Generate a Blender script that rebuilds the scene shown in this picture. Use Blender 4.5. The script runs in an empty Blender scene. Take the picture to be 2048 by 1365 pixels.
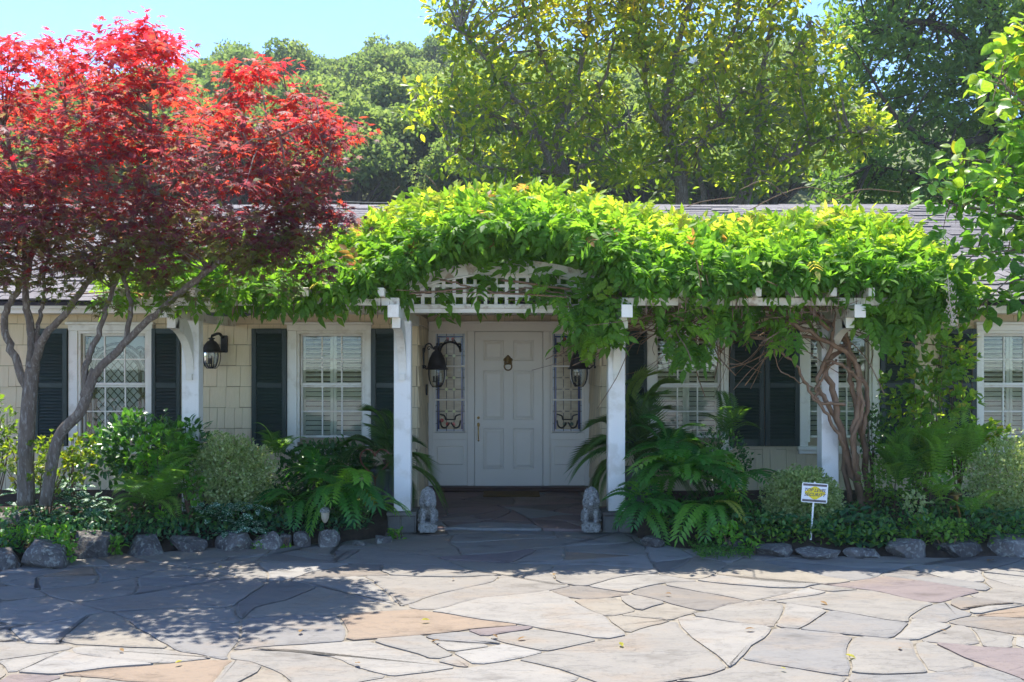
import bpy, bmesh, math, random
import numpy as np
from mathutils import Vector, Matrix, noise as mnoise
R = math.radians
random.seed(7); RNG = np.random.default_rng(11)
SC = bpy.context.scene
COL = SC.collection

# ------------------------------------------------------------------ camera
F, CX, CY, H = 1900.0, 1005.0, 730.0, 1.70          # focal (px of 2048), principal point, eye height
cam_d = bpy.data.cameras.new('camera'); cam = bpy.data.objects.new('camera', cam_d); COL.objects.link(cam)
cam.location = (0, 0, H); cam.rotation_euler = (R(90), 0, 0)
cam_d.sensor_width = 36; cam_d.lens = F/2048*36
cam_d.shift_x = (1024-CX)/2048; cam_d.shift_y = (CY-682.5)/2048
cam_d.clip_start = .05; cam_d.clip_end = 2000
SC.camera = cam
# ------------------------------------------------------------------ sky, sun, exposure
SUN_TRAVEL = Vector((.10, -.37, -1.0)).normalized()
SUN_EL = math.asin(-SUN_TRAVEL.z); SUN_AZ = math.atan2(-SUN_TRAVEL.x, -SUN_TRAVEL.y)
W = bpy.data.worlds.new('World'); SC.world = W; W.use_nodes = True
nt = W.node_tree; nt.nodes.clear()
sk = nt.nodes.new('ShaderNodeTexSky'); sk.sky_type = 'NISHITA'; sk.sun_disc = False
sk.sun_elevation = SUN_EL; sk.sun_rotation = SUN_AZ; sk.altitude = 60; sk.air_density = .65; sk.dust_density = 0; sk.ozone_density = 6.5
bg = nt.nodes.new('ShaderNodeBackground'); bg.inputs[1].default_value = .12
wo = nt.nodes.new('ShaderNodeOutputWorld')
nt.links.new(sk.outputs[0], bg.inputs[0]); nt.links.new(bg.outputs[0], wo.inputs[0])
sd = bpy.data.lights.new('sun', 'SUN'); sd.energy = 3.05; sd.angle = R(.53); sd.color = (1, .95, .86)
so = bpy.data.objects.new('sun', sd); COL.objects.link(so)
so.rotation_euler = SUN_TRAVEL.to_track_quat('-Z', 'Y').to_euler(); so.location = (-3, 20, 30)
SC.view_settings.view_transform = 'Standard'; SC.view_settings.look = 'None'
SC.view_settings.exposure = 1.98; SC.view_settings.gamma = 1; SC.view_settings.use_curve_mapping = False
SC.cycles.use_denoising = True
SC.cycles.max_bounces = 6; SC.cycles.diffuse_bounces = 3; SC.cycles.glossy_bounces = 2
SC.cycles.transmission_bounces = 5; SC.cycles.transparent_max_bounces = 8
SC.cycles.sample_clamp_indirect = 6
SC.cycles.use_adaptive_sampling = True; SC.cycles.adaptive_threshold = .02

# ------------------------------------------------------------------ helpers
def P(px, py, Z):
    """world point seen at photo pixel (px,py) at distance Z"""
    return Vector(((px-CX)/F*Z, Z, H+(CY-py)/F*Z))
def PX(px, Z): return (px-CX)/F*Z
def PZ(py, Z): return H+(CY-py)/F*Z

def tag(o, label=None, cat=None, group=None, kind=None):
    if label: o['label'] = label
    if cat: o['category'] = cat
    if group: o['group'] = group
    if kind: o['kind'] = kind
    return o
def thing(name, label, cat, loc=(0, 0, 0), group=None):
    o = bpy.data.objects.new(name, None); COL.objects.link(o); o.location = loc
    o.empty_display_size = .1
    return tag(o, label, cat, group)
def link(name, me, parent=None, loc=None, rot=None, scale=None, mw=None):
    o = bpy.data.objects.new(name, me); COL.objects.link(o)
    if parent: o.parent = parent
    if mw is not None: o.matrix_local = mw
    if loc is not None: o.location = loc
    if rot is not None: o.rotation_euler = rot
    if scale is not None: o.scale = scale if hasattr(scale, '__len__') else (scale,)*3
    return o

class MB:
    def __init__(s): s.v = []; s.f = []
    def add(s, vs, fs):
        k = len(s.v); s.v += [tuple(v) for v in vs]; s.f += [tuple(i+k for i in f) for f in fs]; return s
    def box(s, x0, x1, y0, y1, z0, z1):
        return s.add([(x0,y0,z0),(x1,y0,z0),(x1,y1,z0),(x0,y1,z0),(x0,y0,z1),(x1,y0,z1),(x1,y1,z1),(x0,y1,z1)],
              [(0,3,2,1),(4,5,6,7),(0,1,5,4),(1,2,6,5),(2,3,7,6),(3,0,4,7)])
    def bbox(s, x0, x1, y0, y1, z0, z1, b=.004):
        """box with chamfered edges"""
        bm = bmesh.new(); bmesh.ops.create_cube(bm, size=1)
        bmesh.ops.scale(bm, vec=(x1-x0, y1-y0, z1-z0), verts=bm.verts)
        bmesh.ops.bevel(bm, geom=bm.edges[:], offset=b, segments=1, affect='EDGES')
        bmesh.ops.translate(bm, vec=((x0+x1)/2, (y0+y1)/2, (z0+z1)/2), verts=bm.verts)
        bm.verts.index_update()
        s.add([v.co[:] for v in bm.verts], [[v.index for v in f.verts] for f in bm.faces]); bm.free(); return s
    def prism(s, pts, a0, a1, axis='y'):
        """extrude 2-D outline; axis y: pts are (x,z); axis x: pts are (y,z); axis z: pts (x,y)"""
        n = len(pts)
        m = {'y': lambda p, a: (p[0], a, p[1]), 'x': lambda p, a: (a, p[0], p[1]), 'z': lambda p, a: (p[0], p[1], a)}[axis]
        vs = [m(p, a0) for p in pts]+[m(p, a1) for p in pts]
        return s.add(vs, [tuple(range(n)), tuple(range(2*n-1, n-1, -1))]+[(i, i+n, (i+1) % n+n, (i+1) % n) for i in range(n)])
    def tube(s, pts, rad, n=6, cap=True):
        pts = [Vector(p) for p in pts]; m = len(pts)
        if not hasattr(rad, '__len__'): rad = [rad]*m
        base = len(s.v); ref = Vector((.31, .2, .93))
        u = None
        for i, p in enumerate(pts):
            d = (pts[min(i+1, m-1)]-pts[max(i-1, 0)])
            d = d.normalized() if d.length > 1e-9 else Vector((0, 0, 1))
            if u is None:
                u = d.cross(ref)
                if u.length < .05: u = d.cross(Vector((1, 0, 0)))
            u = (u-d*u.dot(d)).normalized(); w = d.cross(u)
            for k in range(n):
                a = 2*math.pi*k/n
                s.v.append(tuple(p+(u*math.cos(a)+w*math.sin(a))*rad[i]))
        for i in range(m-1):
            for k in range(n):
                a = base+i*n+k; b = base+i*n+(k+1) % n
                s.f.append((a, b, b+n, a+n))
        if cap:
            s.f.append(tuple(base+k for k in range(n-1, -1, -1))); s.f.append(tuple(base+(m-1)*n+k for k in range(n)))
        return s
    def lathe(s, prof, c=(0, 0, 0), n=14):
        base = len(s.v)
        for r, z in prof:
            for k in range(n):
                a = 2*math.pi*k/n; s.v.append((c[0]+r*math.cos(a), c[1]+r*math.sin(a), c[2]+z))
        for i in range(len(prof)-1):
            for k in range(n):
                a = base+i*n+k; b = base+i*n+(k+1) % n
                s.f.append((a, b, b+n, a+n))
        s.f.append(tuple(base+k for k in range(n-1, -1, -1))); s.f.append(tuple(base+(len(prof)-1)*n+k for k in range(n)))
        return s
    def mesh(s, name, mat, smooth=False):
        me = bpy.data.meshes.new(name); me.from_pydata(s.v, [], s.f); me.materials.append(mat)
        if smooth: me.shade_smooth()
        me.update(); return me
    def build(s, name, mat, parent=None, smooth=False, **k):
        return link(name, s.mesh(name, mat, smooth), parent, **k)

def build_islands(mb, name, mat, parent):
    """each connected piece of the builder becomes a part of its own"""
    root = list(range(len(mb.v)))
    def find(i):
        while root[i] != i: root[i] = root[root[i]]; i = root[i]
        return i
    for f in mb.f:
        for i in f[1:]: root[find(i)] = find(f[0])
    grp = {}
    for f in mb.f: grp.setdefault(find(f[0]), []).append(f)
    for fs in grp.values():
        ids = sorted({i for f in fs for i in f}); m = {v: k for k, v in enumerate(ids)}
        MB().add([mb.v[i] for i in ids], [[m[i] for i in f] for f in fs]).build(name, mat, parent)

def spline(pts, sub=5):
    """Catmull-Rom through (x,y,z[,r]) tuples"""
    p = [np.array(q, float) for q in pts]; p = [2*p[0]-p[1]]+p+[2*p[-1]-p[-2]]; out = []
    for i in range(1, len(p)-2):
        for k in range(sub):
            t = k/sub
            out.append(.5*((2*p[i])+(-p[i-1]+p[i+1])*t+(2*p[i-1]-5*p[i]+4*p[i+1]-p[i+2])*t*t+(-p[i-1]+3*p[i]-3*p[i+1]+p[i+2])*t**3))
    out.append(p[-2]); return out
def limb(mb, pts, r0, r1, sub=5, n=7, wob=0.0):
    q = spline(pts, sub); m = len(q)
    if wob:
        q = [v+RNG.normal(0, wob, 3)*(0 if i in (0,) else 1) for i, v in enumerate(q)]
    mb.tube([v[:3] for v in q], [r0+(r1-r0)*(i/(m-1))**.8 for i in range(m)], n); return q

# ------------------------------------------------------------------ materials
def new_mat(name):
    m = bpy.data.materials.new(name); m.use_nodes = True; t = m.node_tree
    return m, t, t.nodes['Principled BSDF'], t.nodes['Material Output']
def ramp(t, stops, fac=None):
    r = t.nodes.new('ShaderNodeValToRGB'); e = r.color_ramp.elements
    while len(e) < len(stops): e.new(.5)
    for k, (p, c) in enumerate(stops): e[k].position = p; e[k].color = (*c, 1)
    if fac is not None: t.links.new(fac, r.inputs[0])
    return r
def noise_n(t, scale, detail=4, vec=None, rough=.6):
    n = t.nodes.new('ShaderNodeTexNoise'); n.inputs['Scale'].default_value = scale; n.inputs['Detail'].default_value = detail
    n.inputs['Roughness'].default_value = rough
    if vec is not None: t.links.new(vec, n.inputs['Vector'])
    return n
def coords(t, scale=(1, 1, 1), rnd=True, obj=True):
    tc = t.nodes.new('ShaderNodeTexCoord'); mp = t.nodes.new('ShaderNodeMapping'); mp.inputs['Scale'].default_value = scale
    t.links.new(tc.outputs['Object'], mp.inputs['Vector'])
    if rnd:
        oi = t.nodes.new('ShaderNodeObjectInfo'); ml = t.nodes.new('ShaderNodeMath'); ml.operation = 'MULTIPLY'; ml.inputs[1].default_value = 37.
        t.links.new(oi.outputs['Random'], ml.inputs[0]); t.links.new(ml.outputs[0], mp.inputs['Location'])
    return mp.outputs[0]
def mixc(t, fac, a, b, mode='MIX'):
    m = t.nodes.new('ShaderNodeMix'); m.data_type = 'RGBA'; m.blend_type = mode
    for s, v in ((m.inputs[0], fac), (m.inputs[6], a), (m.inputs[7], b)):
        if isinstance(v, bpy.types.NodeSocket): t.links.new(v, s)
        elif isinstance(v, (int, float)): s.default_value = v
        else: s.default_value = (*v, 1)
    return m.outputs[2]
def bump(t, bsdf, h, strength=.3, dist=.01):
    b = t.nodes.new('ShaderNodeBump'); b.inputs['Strength'].default_value = strength; b.inputs['Distance'].default_value = dist
    t.links.new(h, b.inputs['Height']); t.links.new(b.outputs[0], bsdf.inputs['Normal'])
def surf(name, c1, c2, scale=8, rough=.6, stretch=(1, 1, 1), bs=.2, bd=.005, spec=.3, rnd_amt=.0, metal=0., c3=None, s3=40):
    """colour wandering between c1 and c2 with fine bump; optional speckle c3"""
    m, t, b, o = new_mat(name)
    v = coords(t, stretch); n = noise_n(t, scale, 5, v)
    r = ramp(t, [(.3, c1), (.7, c2)], n.outputs[0]); col = r.outputs[0]
    if c3:
        n3 = noise_n(t, s3, 3, v); k = ramp(t, [(.52, (0, 0, 0)), (.64, (1, 1, 1))], n3.outputs[0]); col = mixc(t, k.outputs[0], col, c3)
    if rnd_amt:
        oi = t.nodes.new('ShaderNodeObjectInfo'); rr = ramp(t, [(0, (1-rnd_amt,)*3), (1, (1+rnd_amt*.6,)*3)], oi.outputs['Random'])
        col = mixc(t, 1., col, rr.outputs[0], 'MULTIPLY')
    t.links.new(col, b.inputs['Base Color'])
    b.inputs['Roughness'].default_value = rough; b.inputs['Metallic'].default_value = metal; b.inputs['Specular IOR Level'].default_value = spec
    n2 = noise_n(t, scale*6, 4, v); bump(t, b, n2.outputs[0], bs, bd)
    return m
def leafmat(name, stops, trans=.4, rough=.42, tint=(1.25, 1.15, .55), spec=.35, spots=None):
    m, t, b, o = new_mat(name)
    a = t.nodes.new('ShaderNodeAttribute'); a.attribute_name = 'var'
    r = ramp(t, stops, a.outputs['Fac']); col = r.outputs[0]
    g = t.nodes.new('ShaderNodeNewGeometry')
    n = noise_n(t, 55, 0, g.outputs['Position']); k = ramp(t, [(.3, (.82, .82, .82)), (.7, (1.12, 1.12, 1.12))], n.outputs[0])
    col = mixc(t, 1., col, k.outputs[0], 'MULTIPLY')
    if spots:
        vo = t.nodes.new('ShaderNodeTexVoronoi'); vo.inputs['Scale'].default_value = spots[0]; t.links.new(g.outputs['Position'], vo.inputs['Vector'])
        k2 = ramp(t, [(spots[1], (1, 1, 1)), (spots[1]+.1, (0, 0, 0))], vo.outputs['Distance']); col = mixc(t, k2.outputs[0], col, spots[2])
    t.links.new(col, b.inputs['Base Color']); b.inputs['Roughness'].default_value = rough; b.inputs['Specular IOR Level'].default_value = spec
    tr = t.nodes.new('ShaderNodeBsdfTranslucent'); tc = mixc(t, 1., col, tuple(1.7*v for v in tint), 'MULTIPLY'); t.links.new(tc, tr.inputs[0])
    mx = t.nodes.new('ShaderNodeMixShader'); mx.inputs[0].default_value = min(.72, trans*1.35)
    t.links.new(b.outputs[0], mx.inputs[1]); t.links.new(tr.outputs[0], mx.inputs[2]); t.links.new(mx.outputs[0], o.inputs[0])
    return m

M = {}
M['trim'] = surf('white_trim_paint', (.76, .71, .60), (.82, .77, .67), 3, .48, bs=.22, bd=.004, rnd_amt=.06, c3=(.68, .62, .51), s3=6)
M['post'] = surf('white_post_paint', (.80, .765, .70), (.84, .80, .735), 2.5, .45, bs=.22, bd=.004, c3=(.70, .655, .575), s3=5)
M['weathered'] = surf('weathered_white_paint', (.60, .55, .45), (.78, .73, .64), 5, .6, bs=.3, bd=.004, c3=(.42, .33, .25), s3=9)
M['shingle'] = surf('cream_shingle_paint', (.68, .55, .34), (.74, .60, .39), 6, .65, (14, 14, 1), .8, .008, rnd_amt=.17)
M['shutter'] = surf('dark_teal_shutter_paint', (.019, .032, .026), (.027, .043, .035), 4, .4, bs=.1, rnd_amt=.08)
M['door'] = surf('pale_grey_door_paint', (.80, .73, .62), (.84, .77, .66), 3, .42, bs=.08, bd=.002)
M['wallbase'] = surf('wall_sheathing', (.30, .235, .145), (.34, .27, .17), 6, .8)  # darker than the shingles, so course slots read as shadow lines
M['blind'] = surf('interior_white_louvre', (.74, .68, .54), (.80, .74, .60), 3, .5, bs=.05)
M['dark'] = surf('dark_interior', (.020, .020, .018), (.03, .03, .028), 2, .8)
M['iron'] = surf('black_iron', (.010, .009, .008), (.022, .018, .015), 20, .5, bs=.3, bd=.002, spec=.4)
M['brass'] = surf('polished_brass', (.75, .52, .20), (.85, .62, .28), 10, .22, metal=1., bs=.05)
M['oldbrass'] = surf('aged_brass', (.16, .10, .035), (.26, .17, .06), 30, .4, metal=1., bs=.3, bd=.003)
M['wood'] = surf('dark_threshold_wood', (.045, .018, .010), (.07, .03, .018), 5, .5, (1, 8, 8), .2)
M['coir'] = surf('brown_coir_mat', (.13, .075, .022), (.19, .115, .035), 60, .95, bs=1, bd=.01)
M['roof'] = surf('grey_roof_shingle', (.13, .12, .125), (.21, .195, .20), 26, .85, bs=.6, bd=.004, rnd_amt=.22)
M['roofdark'] = surf('roof_underlay', (.035, .032, .034), (.05, .047, .05), 12, .9)
M['rock'] = surf('grey_field_stone', (.085, .075, .070), (.20, .178, .16), 5, .88, bs=1, bd=.03, rnd_amt=.4, c3=(.30, .29, .25), s3=30)
M['statue'] = surf('speckled_cast_stone', (.20, .19, .17), (.42, .41, .38), 42, .9, bs=.9, bd=.008, c3=(.10, .095, .09), s3=60)
M['slate'] = surf('pier_slate', (.11, .105, .095), (.20, .19, .17), 5, .7, bs=.4, bd=.01, rnd_amt=.25)
M['soil'] = surf('dark_garden_soil', (.04, .028, .019), (.085, .06, .042), 18, .95, bs=1, bd=.03)
M['bouncecourt'] = surf('bounce_court_paving', (.38, .355, .31), (.46, .43, .38), 1.2, .8, bs=.4, bd=.01)  # paler than the driveway stones, to throw fill light at the walls
M['mortar'] = surf('flagstone_mortar', (.19, .165, .13), (.25, .222, .18), 9, .9, bs=.7, bd=.01, c3=(.11, .095, .07), s3=14)
M['grass'] = surf('hillside_grass', (.085, .11, .03), (.14, .15, .05), .35, .95, bs=.4, bd=.05, c3=(.07, .10, .03), s3=1.3)
M['bark'] = surf('grey_brown_bark', (.13, .10, .078), (.24, .195, .155), 12, .85, (3, 3, .8), 1., .016, c3=(.33, .30, .26), s3=15)
M['darkbark'] = surf('dark_oak_bark', (.035, .027, .020), (.075, .06, .046), 9, .9, bs=.8, bd=.02)
M['vinebark'] = surf('wisteria_bark', (.15, .088, .05), (.29, .18, .11), 9, .8, (2, 2, .6), .8, .008)
M['twig'] = surf('brown_twig', (.10, .06, .035), (.18, .11, .07), 9, .85)
M['urn'] = surf('weathered_grey_urn', (.10, .105, .10), (.19, .19, .185), 9, .8, bs=.5, bd=.006)
M['rust'] = surf('rusty_wire', (.16, .055, .03), (.26, .10, .06), 20, .8)
M['signwhite'] = surf('sign_white', (.78, .78, .76), (.80, .80, .78), 2, .4, bs=.02)
M['signyellow'] = surf('sign_yellow', (.78, .60, .02), (.80, .63, .03), 2, .4, bs=.02)
M['signgrey'] = surf('sign_grey', (.11, .095, .10), (.13, .11, .115), 2, .45, bs=.02)
M['ceramic'] = surf('ornament_cream', (.42, .34, .25), (.55, .47, .36), 14, .5, bs=.3)
M['candle'] = surf('candle_sleeve', (.70, .66, .55), (.75, .71, .60), 5, .5)
M['bluegl'] = surf('cobalt_glass', (.015, .03, .13), (.03, .05, .19), 12, .12, spec=.6)
M['palegl'] = surf('pale_lilac_glass', (.40, .42, .46), (.52, .53, .55), 9, .15, spec=.6)
M['ambergl'] = surf('amber_opal_glass', (.36, .27, .15), (.50, .40, .25), 7, .18, (1, 1, 4), .15, spec=.6)
M['redgl'] = surf('red_glass', (.32, .01, .012), (.42, .02, .02), 9, .12, spec=.6)
M['greengl'] = surf('dark_green_glass', (.01, .045, .03), (.015, .06, .04), 9, .15, spec=.6)
M['yelgl'] = surf('lime_glass', (.48, .50, .20), (.56, .58, .26), 9, .15, spec=.6)
M['greyback'] = surf('pale_grey_panel', (.50, .50, .48), (.56, .56, .54), 2, .6)

def glass():
    m, t, b, o = new_mat('window_glass'); t.nodes.remove(b)
    fr = t.nodes.new('ShaderNodeFresnel'); fr.inputs[0].default_value = 1.5
    n = noise_n(t, 2.2, 2); bp = t.nodes.new('ShaderNodeBump'); bp.inputs['Strength'].default_value = .02; bp.inputs['Distance'].default_value = .01
    t.links.new(n.outputs[0], bp.inputs['Height'])
    tr = t.nodes.new('ShaderNodeBsdfTransparent'); tr.inputs[0].default_value = (.9, .93, .91, 1)
    gl = t.nodes.new('ShaderNodeBsdfGlossy'); gl.inputs['Roughness'].default_value = .01; t.links.new(bp.outputs[0], gl.inputs['Normal'])
    mx = t.nodes.new('ShaderNodeMixShader'); t.links.new(fr.outputs[0], mx.inputs[0])
    t.links.new(tr.outputs[0], mx.inputs[1]); t.links.new(gl.outputs[0], mx.inputs[2]); t.links.new(mx.outputs[0], o.inputs[0])
    return m
M['glass'] = glass()

def flag_mat(name, stops, stain, dark):
    m, t, b, o = new_mat(name)
    oi = t.nodes.new('ShaderNodeObjectInfo'); r = ramp(t, stops, oi.outputs['Random']); r.color_ramp.interpolation = 'CONSTANT'
    v = coords(t, (1.0, 2.0, 1)); n = noise_n(t, 2.6, 8, v, .68)
    k = ramp(t, [(.26, (.60, .57, .54)), (.44, (.96, .95, .94)), (.74, (1.16, 1.13, 1.08))], n.outputs[0])
    col = mixc(t, 1., r.outputs[0], k.outputs[0], 'MULTIPLY')
    n4 = noise_n(t, 1.3, 5, v); k4 = ramp(t, [(.54, (0, 0, 0)), (.74, (.75, .75, .75))], n4.outputs[0]); col = mixc(t, k4.outputs[0], col, stain)   # iron staining
    n3 = noise_n(t, 34, 5, v); k3 = ramp(t, [(.58, (0, 0, 0)), (.70, (.55, .55, .55))], n3.outputs[0]); col = mixc(t, k3.outputs[0], col, dark)     # pits and grit
    vs = coords(t, (1.2, 7.0, 1)); w = noise_n(t, 2.4, 8, vs, .7); wd = t.nodes.new('ShaderNodeMath'); wd.operation = 'ABSOLUTE'
    sb = t.nodes.new('ShaderNodeMath'); sb.operation = 'SUBTRACT'; sb.inputs[1].default_value = .5; t.links.new(w.outputs[0], sb.inputs[0]); t.links.new(sb.outputs[0], wd.inputs[0])
    kl = ramp(t, [(0, (.8, .8, .8)), (.012, (0, 0, 0))], wd.outputs[0]); gate = ramp(t, [(.50, (0, 0, 0)), (.62, (1, 1, 1))], n4.outputs[0])
    col = mixc(t, mixc(t, 1., kl.outputs[0], gate.outputs[0], 'MULTIPLY'), col, dark)                                                               # cleft lines
    t.links.new(col, b.inputs['Base Color']); b.inputs['Roughness'].default_value = .78; b.inputs['Specular IOR Level'].default_value = .2
    st = ramp(t, [(.30, (0, 0, 0)), (.34, (.22, .22, .22)), (.46, (.26, .26, .26)), (.49, (.5, .5, .5)), (.60, (.54, .54, .54)), (.63, (.8, .8, .8)), (.8, (1, 1, 1))], noise_n(t, 1.5, 9, v, .62).outputs[0])
    mxh = t.nodes.new('ShaderNodeMath'); mxh.operation = 'MULTIPLY_ADD'; mxh.inputs[1].default_value = .30; t.links.new(noise_n(t, 16, 7, v, .7).outputs[0], mxh.inputs[0]); t.links.new(st.outputs[0], mxh.inputs[2])
    bump(t, b, mxh.outputs[0], .9, .018)
    return m
M['flag'] = flag_mat('driveway_flagstone', [(0, (.200, .188, .170)), (.18, (.222, .210, .192)), (.36, (.180, .174, .167)), (.50, (.215, .194, .163)), (.62, (.20, .186, .168)), (.72, (.162, .148, .134)),
                                           (.80, (.215, .166, .124)), (.86, (.165, .137, .134)), (.91, (.235, .225, .21))], (.205, .16, .12), (.10, .09, .078))
M['porchflag'] = flag_mat('porch_flagstone', [(0, (.21, .15, .135)), (.35, (.24, .165, .15)), (.6, (.185, .14, .125)), (.8, (.25, .195, .17)), (.93, (.24, .23, .215))], (.22, .155, .12), (.10, .08, .07))
G = lambda *a: a
M['maple'] = leafmat('maple_leaf', [(0, (.14, .19, .045)), (.20, (.16, .125, .06)), (.36, (.145, .055, .085)), (.52, (.21, .045, .062)), (.66, (.37, .060, .030)), (.80, (.45, .038, .030)), (1, (.49, .025, .044))], .47, .5, (1.18, 1.0, .85), .25)
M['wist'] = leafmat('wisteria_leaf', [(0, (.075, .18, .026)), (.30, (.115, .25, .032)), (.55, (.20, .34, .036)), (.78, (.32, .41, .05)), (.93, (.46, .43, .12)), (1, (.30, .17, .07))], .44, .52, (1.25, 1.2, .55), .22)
M['magn'] = leafmat('magnolia_leaf', [(0, (.06, .125, .022)), (.35, (.12, .195, .03)), (.62, (.235, .29, .036)), (.86, (.42, .38, .042)), (1, (.50, .30, .04))], .50, .34, (1.32, 1.2, .5), .4)
M['deciduous'] = leafmat('broad_light_leaf', [(0, (.06, .16, .03)), (.5, (.12, .25, .04)), (.85, (.24, .34, .04)), (1, (.45, .38, .05))], .42, .35, (1.35, 1.25, .45))
M['oak'] = leafmat('oak_leaf', [(0, (.06, .12, .038)), (.5, (.10, .18, .045)), (1, (.18, .26, .06))], .42, .5, (1.2, 1.2, .5))
M['hill'] = leafmat('hill_oak_leaf', [(0, (.085, .135, .050)), (.5, (.125, .18, .065)), (1, (.20, .245, .09))], .40, .7, (1.15, 1.15, .6), .1)
M['box'] = leafmat('variegated_box_leaf', [(0, (.15, .22, .065)), (.4, (.24, .32, .11)), (.7, (.40, .45, .23)), (1, (.60, .61, .42))], .34, .45, (1.15, 1.15, .6))
M['fern'] = leafmat('fern_frond', [(0, (.065, .16, .036)), (.5, (.115, .24, .046)), (1, (.22, .35, .06))], .38, .42, (1.3, 1.25, .5))
M['hfern'] = leafmat('holly_fern_frond', [(0, (.032, .135, .032)), (.5, (.065, .22, .038)), (.85, (.15, .33, .04)), (1, (.36, .38, .08))], .34, .32, (1.3, 1.3, .5), .5)
M['palm'] = leafmat('palm_frond', [(0, (.065, .15, .042)), (.6, (.115, .22, .055)), (1, (.22, .31, .07))], .34, .38, (1.2, 1.2, .5), .45)
M['camel'] = leafmat('glossy_dark_leaf', [(0, (.030, .095, .026)), (.6, (.060, .15, .036)), (.92, (.12, .25, .045)), (1, (.38, .32, .04))], .28, .28, (1.2, 1.3, .5), .55)
M['lime'] = leafmat('fresh_green_leaf', [(0, (.065, .19, .032)), (.6, (.13, .30, .042)), (1, (.23, .41, .06))], .4, .35, (1.25, 1.25, .5))
M['azal'] = leafmat('yellow_green_leaf', [(0, (.06, .12, .022)), (.5, (.13, .21, .03)), (.85, (.26, .30, .035)), (1, (.46, .34, .03))], .38, .4, (1.25, 1.2, .45))
M['nandina'] = leafmat('sunlit_shrub_leaf', [(0, (.07, .17, .03)), (.6, (.15, .28, .04)), (.88, (.27, .35, .05)), (1, (.46, .28, .06))], .42, .32, (1.3, 1.2, .45), .5)
M['pulm'] = leafmat('spotted_leaf', [(0, (.035, .115, .060)), (1, (.07, .18, .085))], .25, .5, (1.1, 1.2, .6), spots=(60, .30, (.60, .70, .62)))
M['helle'] = leafmat('bluish_dark_leaf', [(0, (.038, .125, .065)), (.7, (.07, .185, .085)), (1, (.14, .27, .09))], .28, .38, (1.1, 1.2, .6))
M['ivy'] = leafmat('ivy_leaf', [(0, (.032, .105, .028)), (.7, (.062, .165, .040)), (1, (.13, .25, .05))], .28, .38, (1.2, 1.2, .5))
M['moss'] = leafmat('baby_tears_leaf', [(0, (.045, .13, .02)), (1, (.10, .23, .035))], .3, .5)
M['brownleaf'] = leafmat('dry_leaf', [(0, (.16, .09, .035)), (1, (.28, .17, .07))], .3, .7)

# ------------------------------------------------------------------ leaf machinery
def tri(V, Fc): return np.array(V, float), np.array(Fc, int)
T_DIA = tri([(0,0,0),(.5,.34,.10),(1,0,-.04),(.5,-.34,.10)], [(0,2,1),(0,3,2)])
T_OVAL = tri([(0,0,0),(.30,.21,.05),(.65,.23,.03),(1,0,-.12),(.65,-.23,.03),(.30,-.21,.05),(.48,0,-.02)], [(0,6,1),(1,6,2),(2,6,3),(3,6,4),(4,6,5),(5,6,0)])
T_BROAD = tri([(0,0,0),(.25,.25,.05),(.58,.33,.05),(.85,.2,0),(1.04,0,-.14),(.85,-.2,0),(.58,-.33,.05),(.25,-.25,.05),(.52,0,-.03)],
              [(0,8,1),(1,8,2),(2,8,3),(3,8,4),(4,8,5),(5,8,6),(6,8,7),(7,8,0)])
def maple_t():
    V = [(.18, 0, 0)]; n = 7; ang = [-128, -88, -45, 0, 45, 88, 128]; ln = [.42, .66, .86, .95, .86, .66, .42]
    V.append((-.02, 0, .02)); idx = []
    for k in range(n):
        a = R(ang[k]); V.append((.18+ln[k]*math.cos(a), ln[k]*math.sin(a), -.13*ln[k])); idx.append(len(V)-1)
        if k < n-1:
            b = R((ang[k]+ang[k+1])/2); V.append((.18+.30*math.cos(b), .30*math.sin(b), .03)); idx.append(len(V)-1)
    ring = [1]+idx+[1]
    return tri(V, [(0, ring[i], ring[i+1]) for i in range(len(ring)-1)])
T_MAPLE = maple_t()
def frond_t(pairs, rise, droop, l_len, l_wid, ang=60, shape=lambda t: math.sin(math.pi*(.12+.8*t))**.7, ldroop=.2, term=True, start=.12, rach=.008, fold=.12, bend=0.):
    """frond of unit length along +x: arching rachis, leaflets either side"""
    V = []; Fc = []
    def pt(t): return np.array([t*(1-.25*droop*t), bend*t*t, rise*t-droop*t*t*.9])
    N = 8
    for i in range(N+1):
        p = pt(i/N); w = rach*(1.1-i/N)
        V += [p+(0, w, 0), p+(0, -w, 0)]
        if i: k = 2*i; Fc += [(k-2, k-1, k), (k-1, k+1, k)]
    def leaflet(p, d, L, Wd, up):
        d = d/np.linalg.norm(d); s = np.cross(up, d); s /= np.linalg.norm(s); u = np.cross(d, s)
        k = len(V); tip = p+d*L-np.array((0, 0, ldroop*L)); mid = p+d*L*.45-np.array((0, 0, ldroop*L*.2))
        V.extend([p, mid+s*Wd+u*Wd*fold, tip, mid-s*Wd+u*Wd*fold]); Fc.extend([(k, k+2, k+1), (k, k+3, k+2)])
    for j in range(pairs):
        t = start+(1-start)*(j+.5)/pairs*.97; p = pt(t); tg = pt(min(t+.03, 1))-pt(t-.03); tg /= np.linalg.norm(tg)
        for s in (-1, 1):
            a = R(ang*(1-.35*t)); side = np.array((0, s, 0.)); d = tg*math.cos(a)+side*math.sin(a)+np.array((0, 0, .12))
            up = np.cross(tg, side)*s; up = up if up[2] > 0 else -up
            leaflet(p, d, l_len*shape(t)*random.uniform(.92, 1.06), l_wid*shape(t), up)
    if term: leaflet(pt(.97), pt(1)-pt(.9), l_len*.9*max(shape(1.0), .35), l_wid*max(shape(1.), .35), np.array((0, 0, 1.)))
    return np.array(V), np.array(Fc)
random.seed(3)
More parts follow.
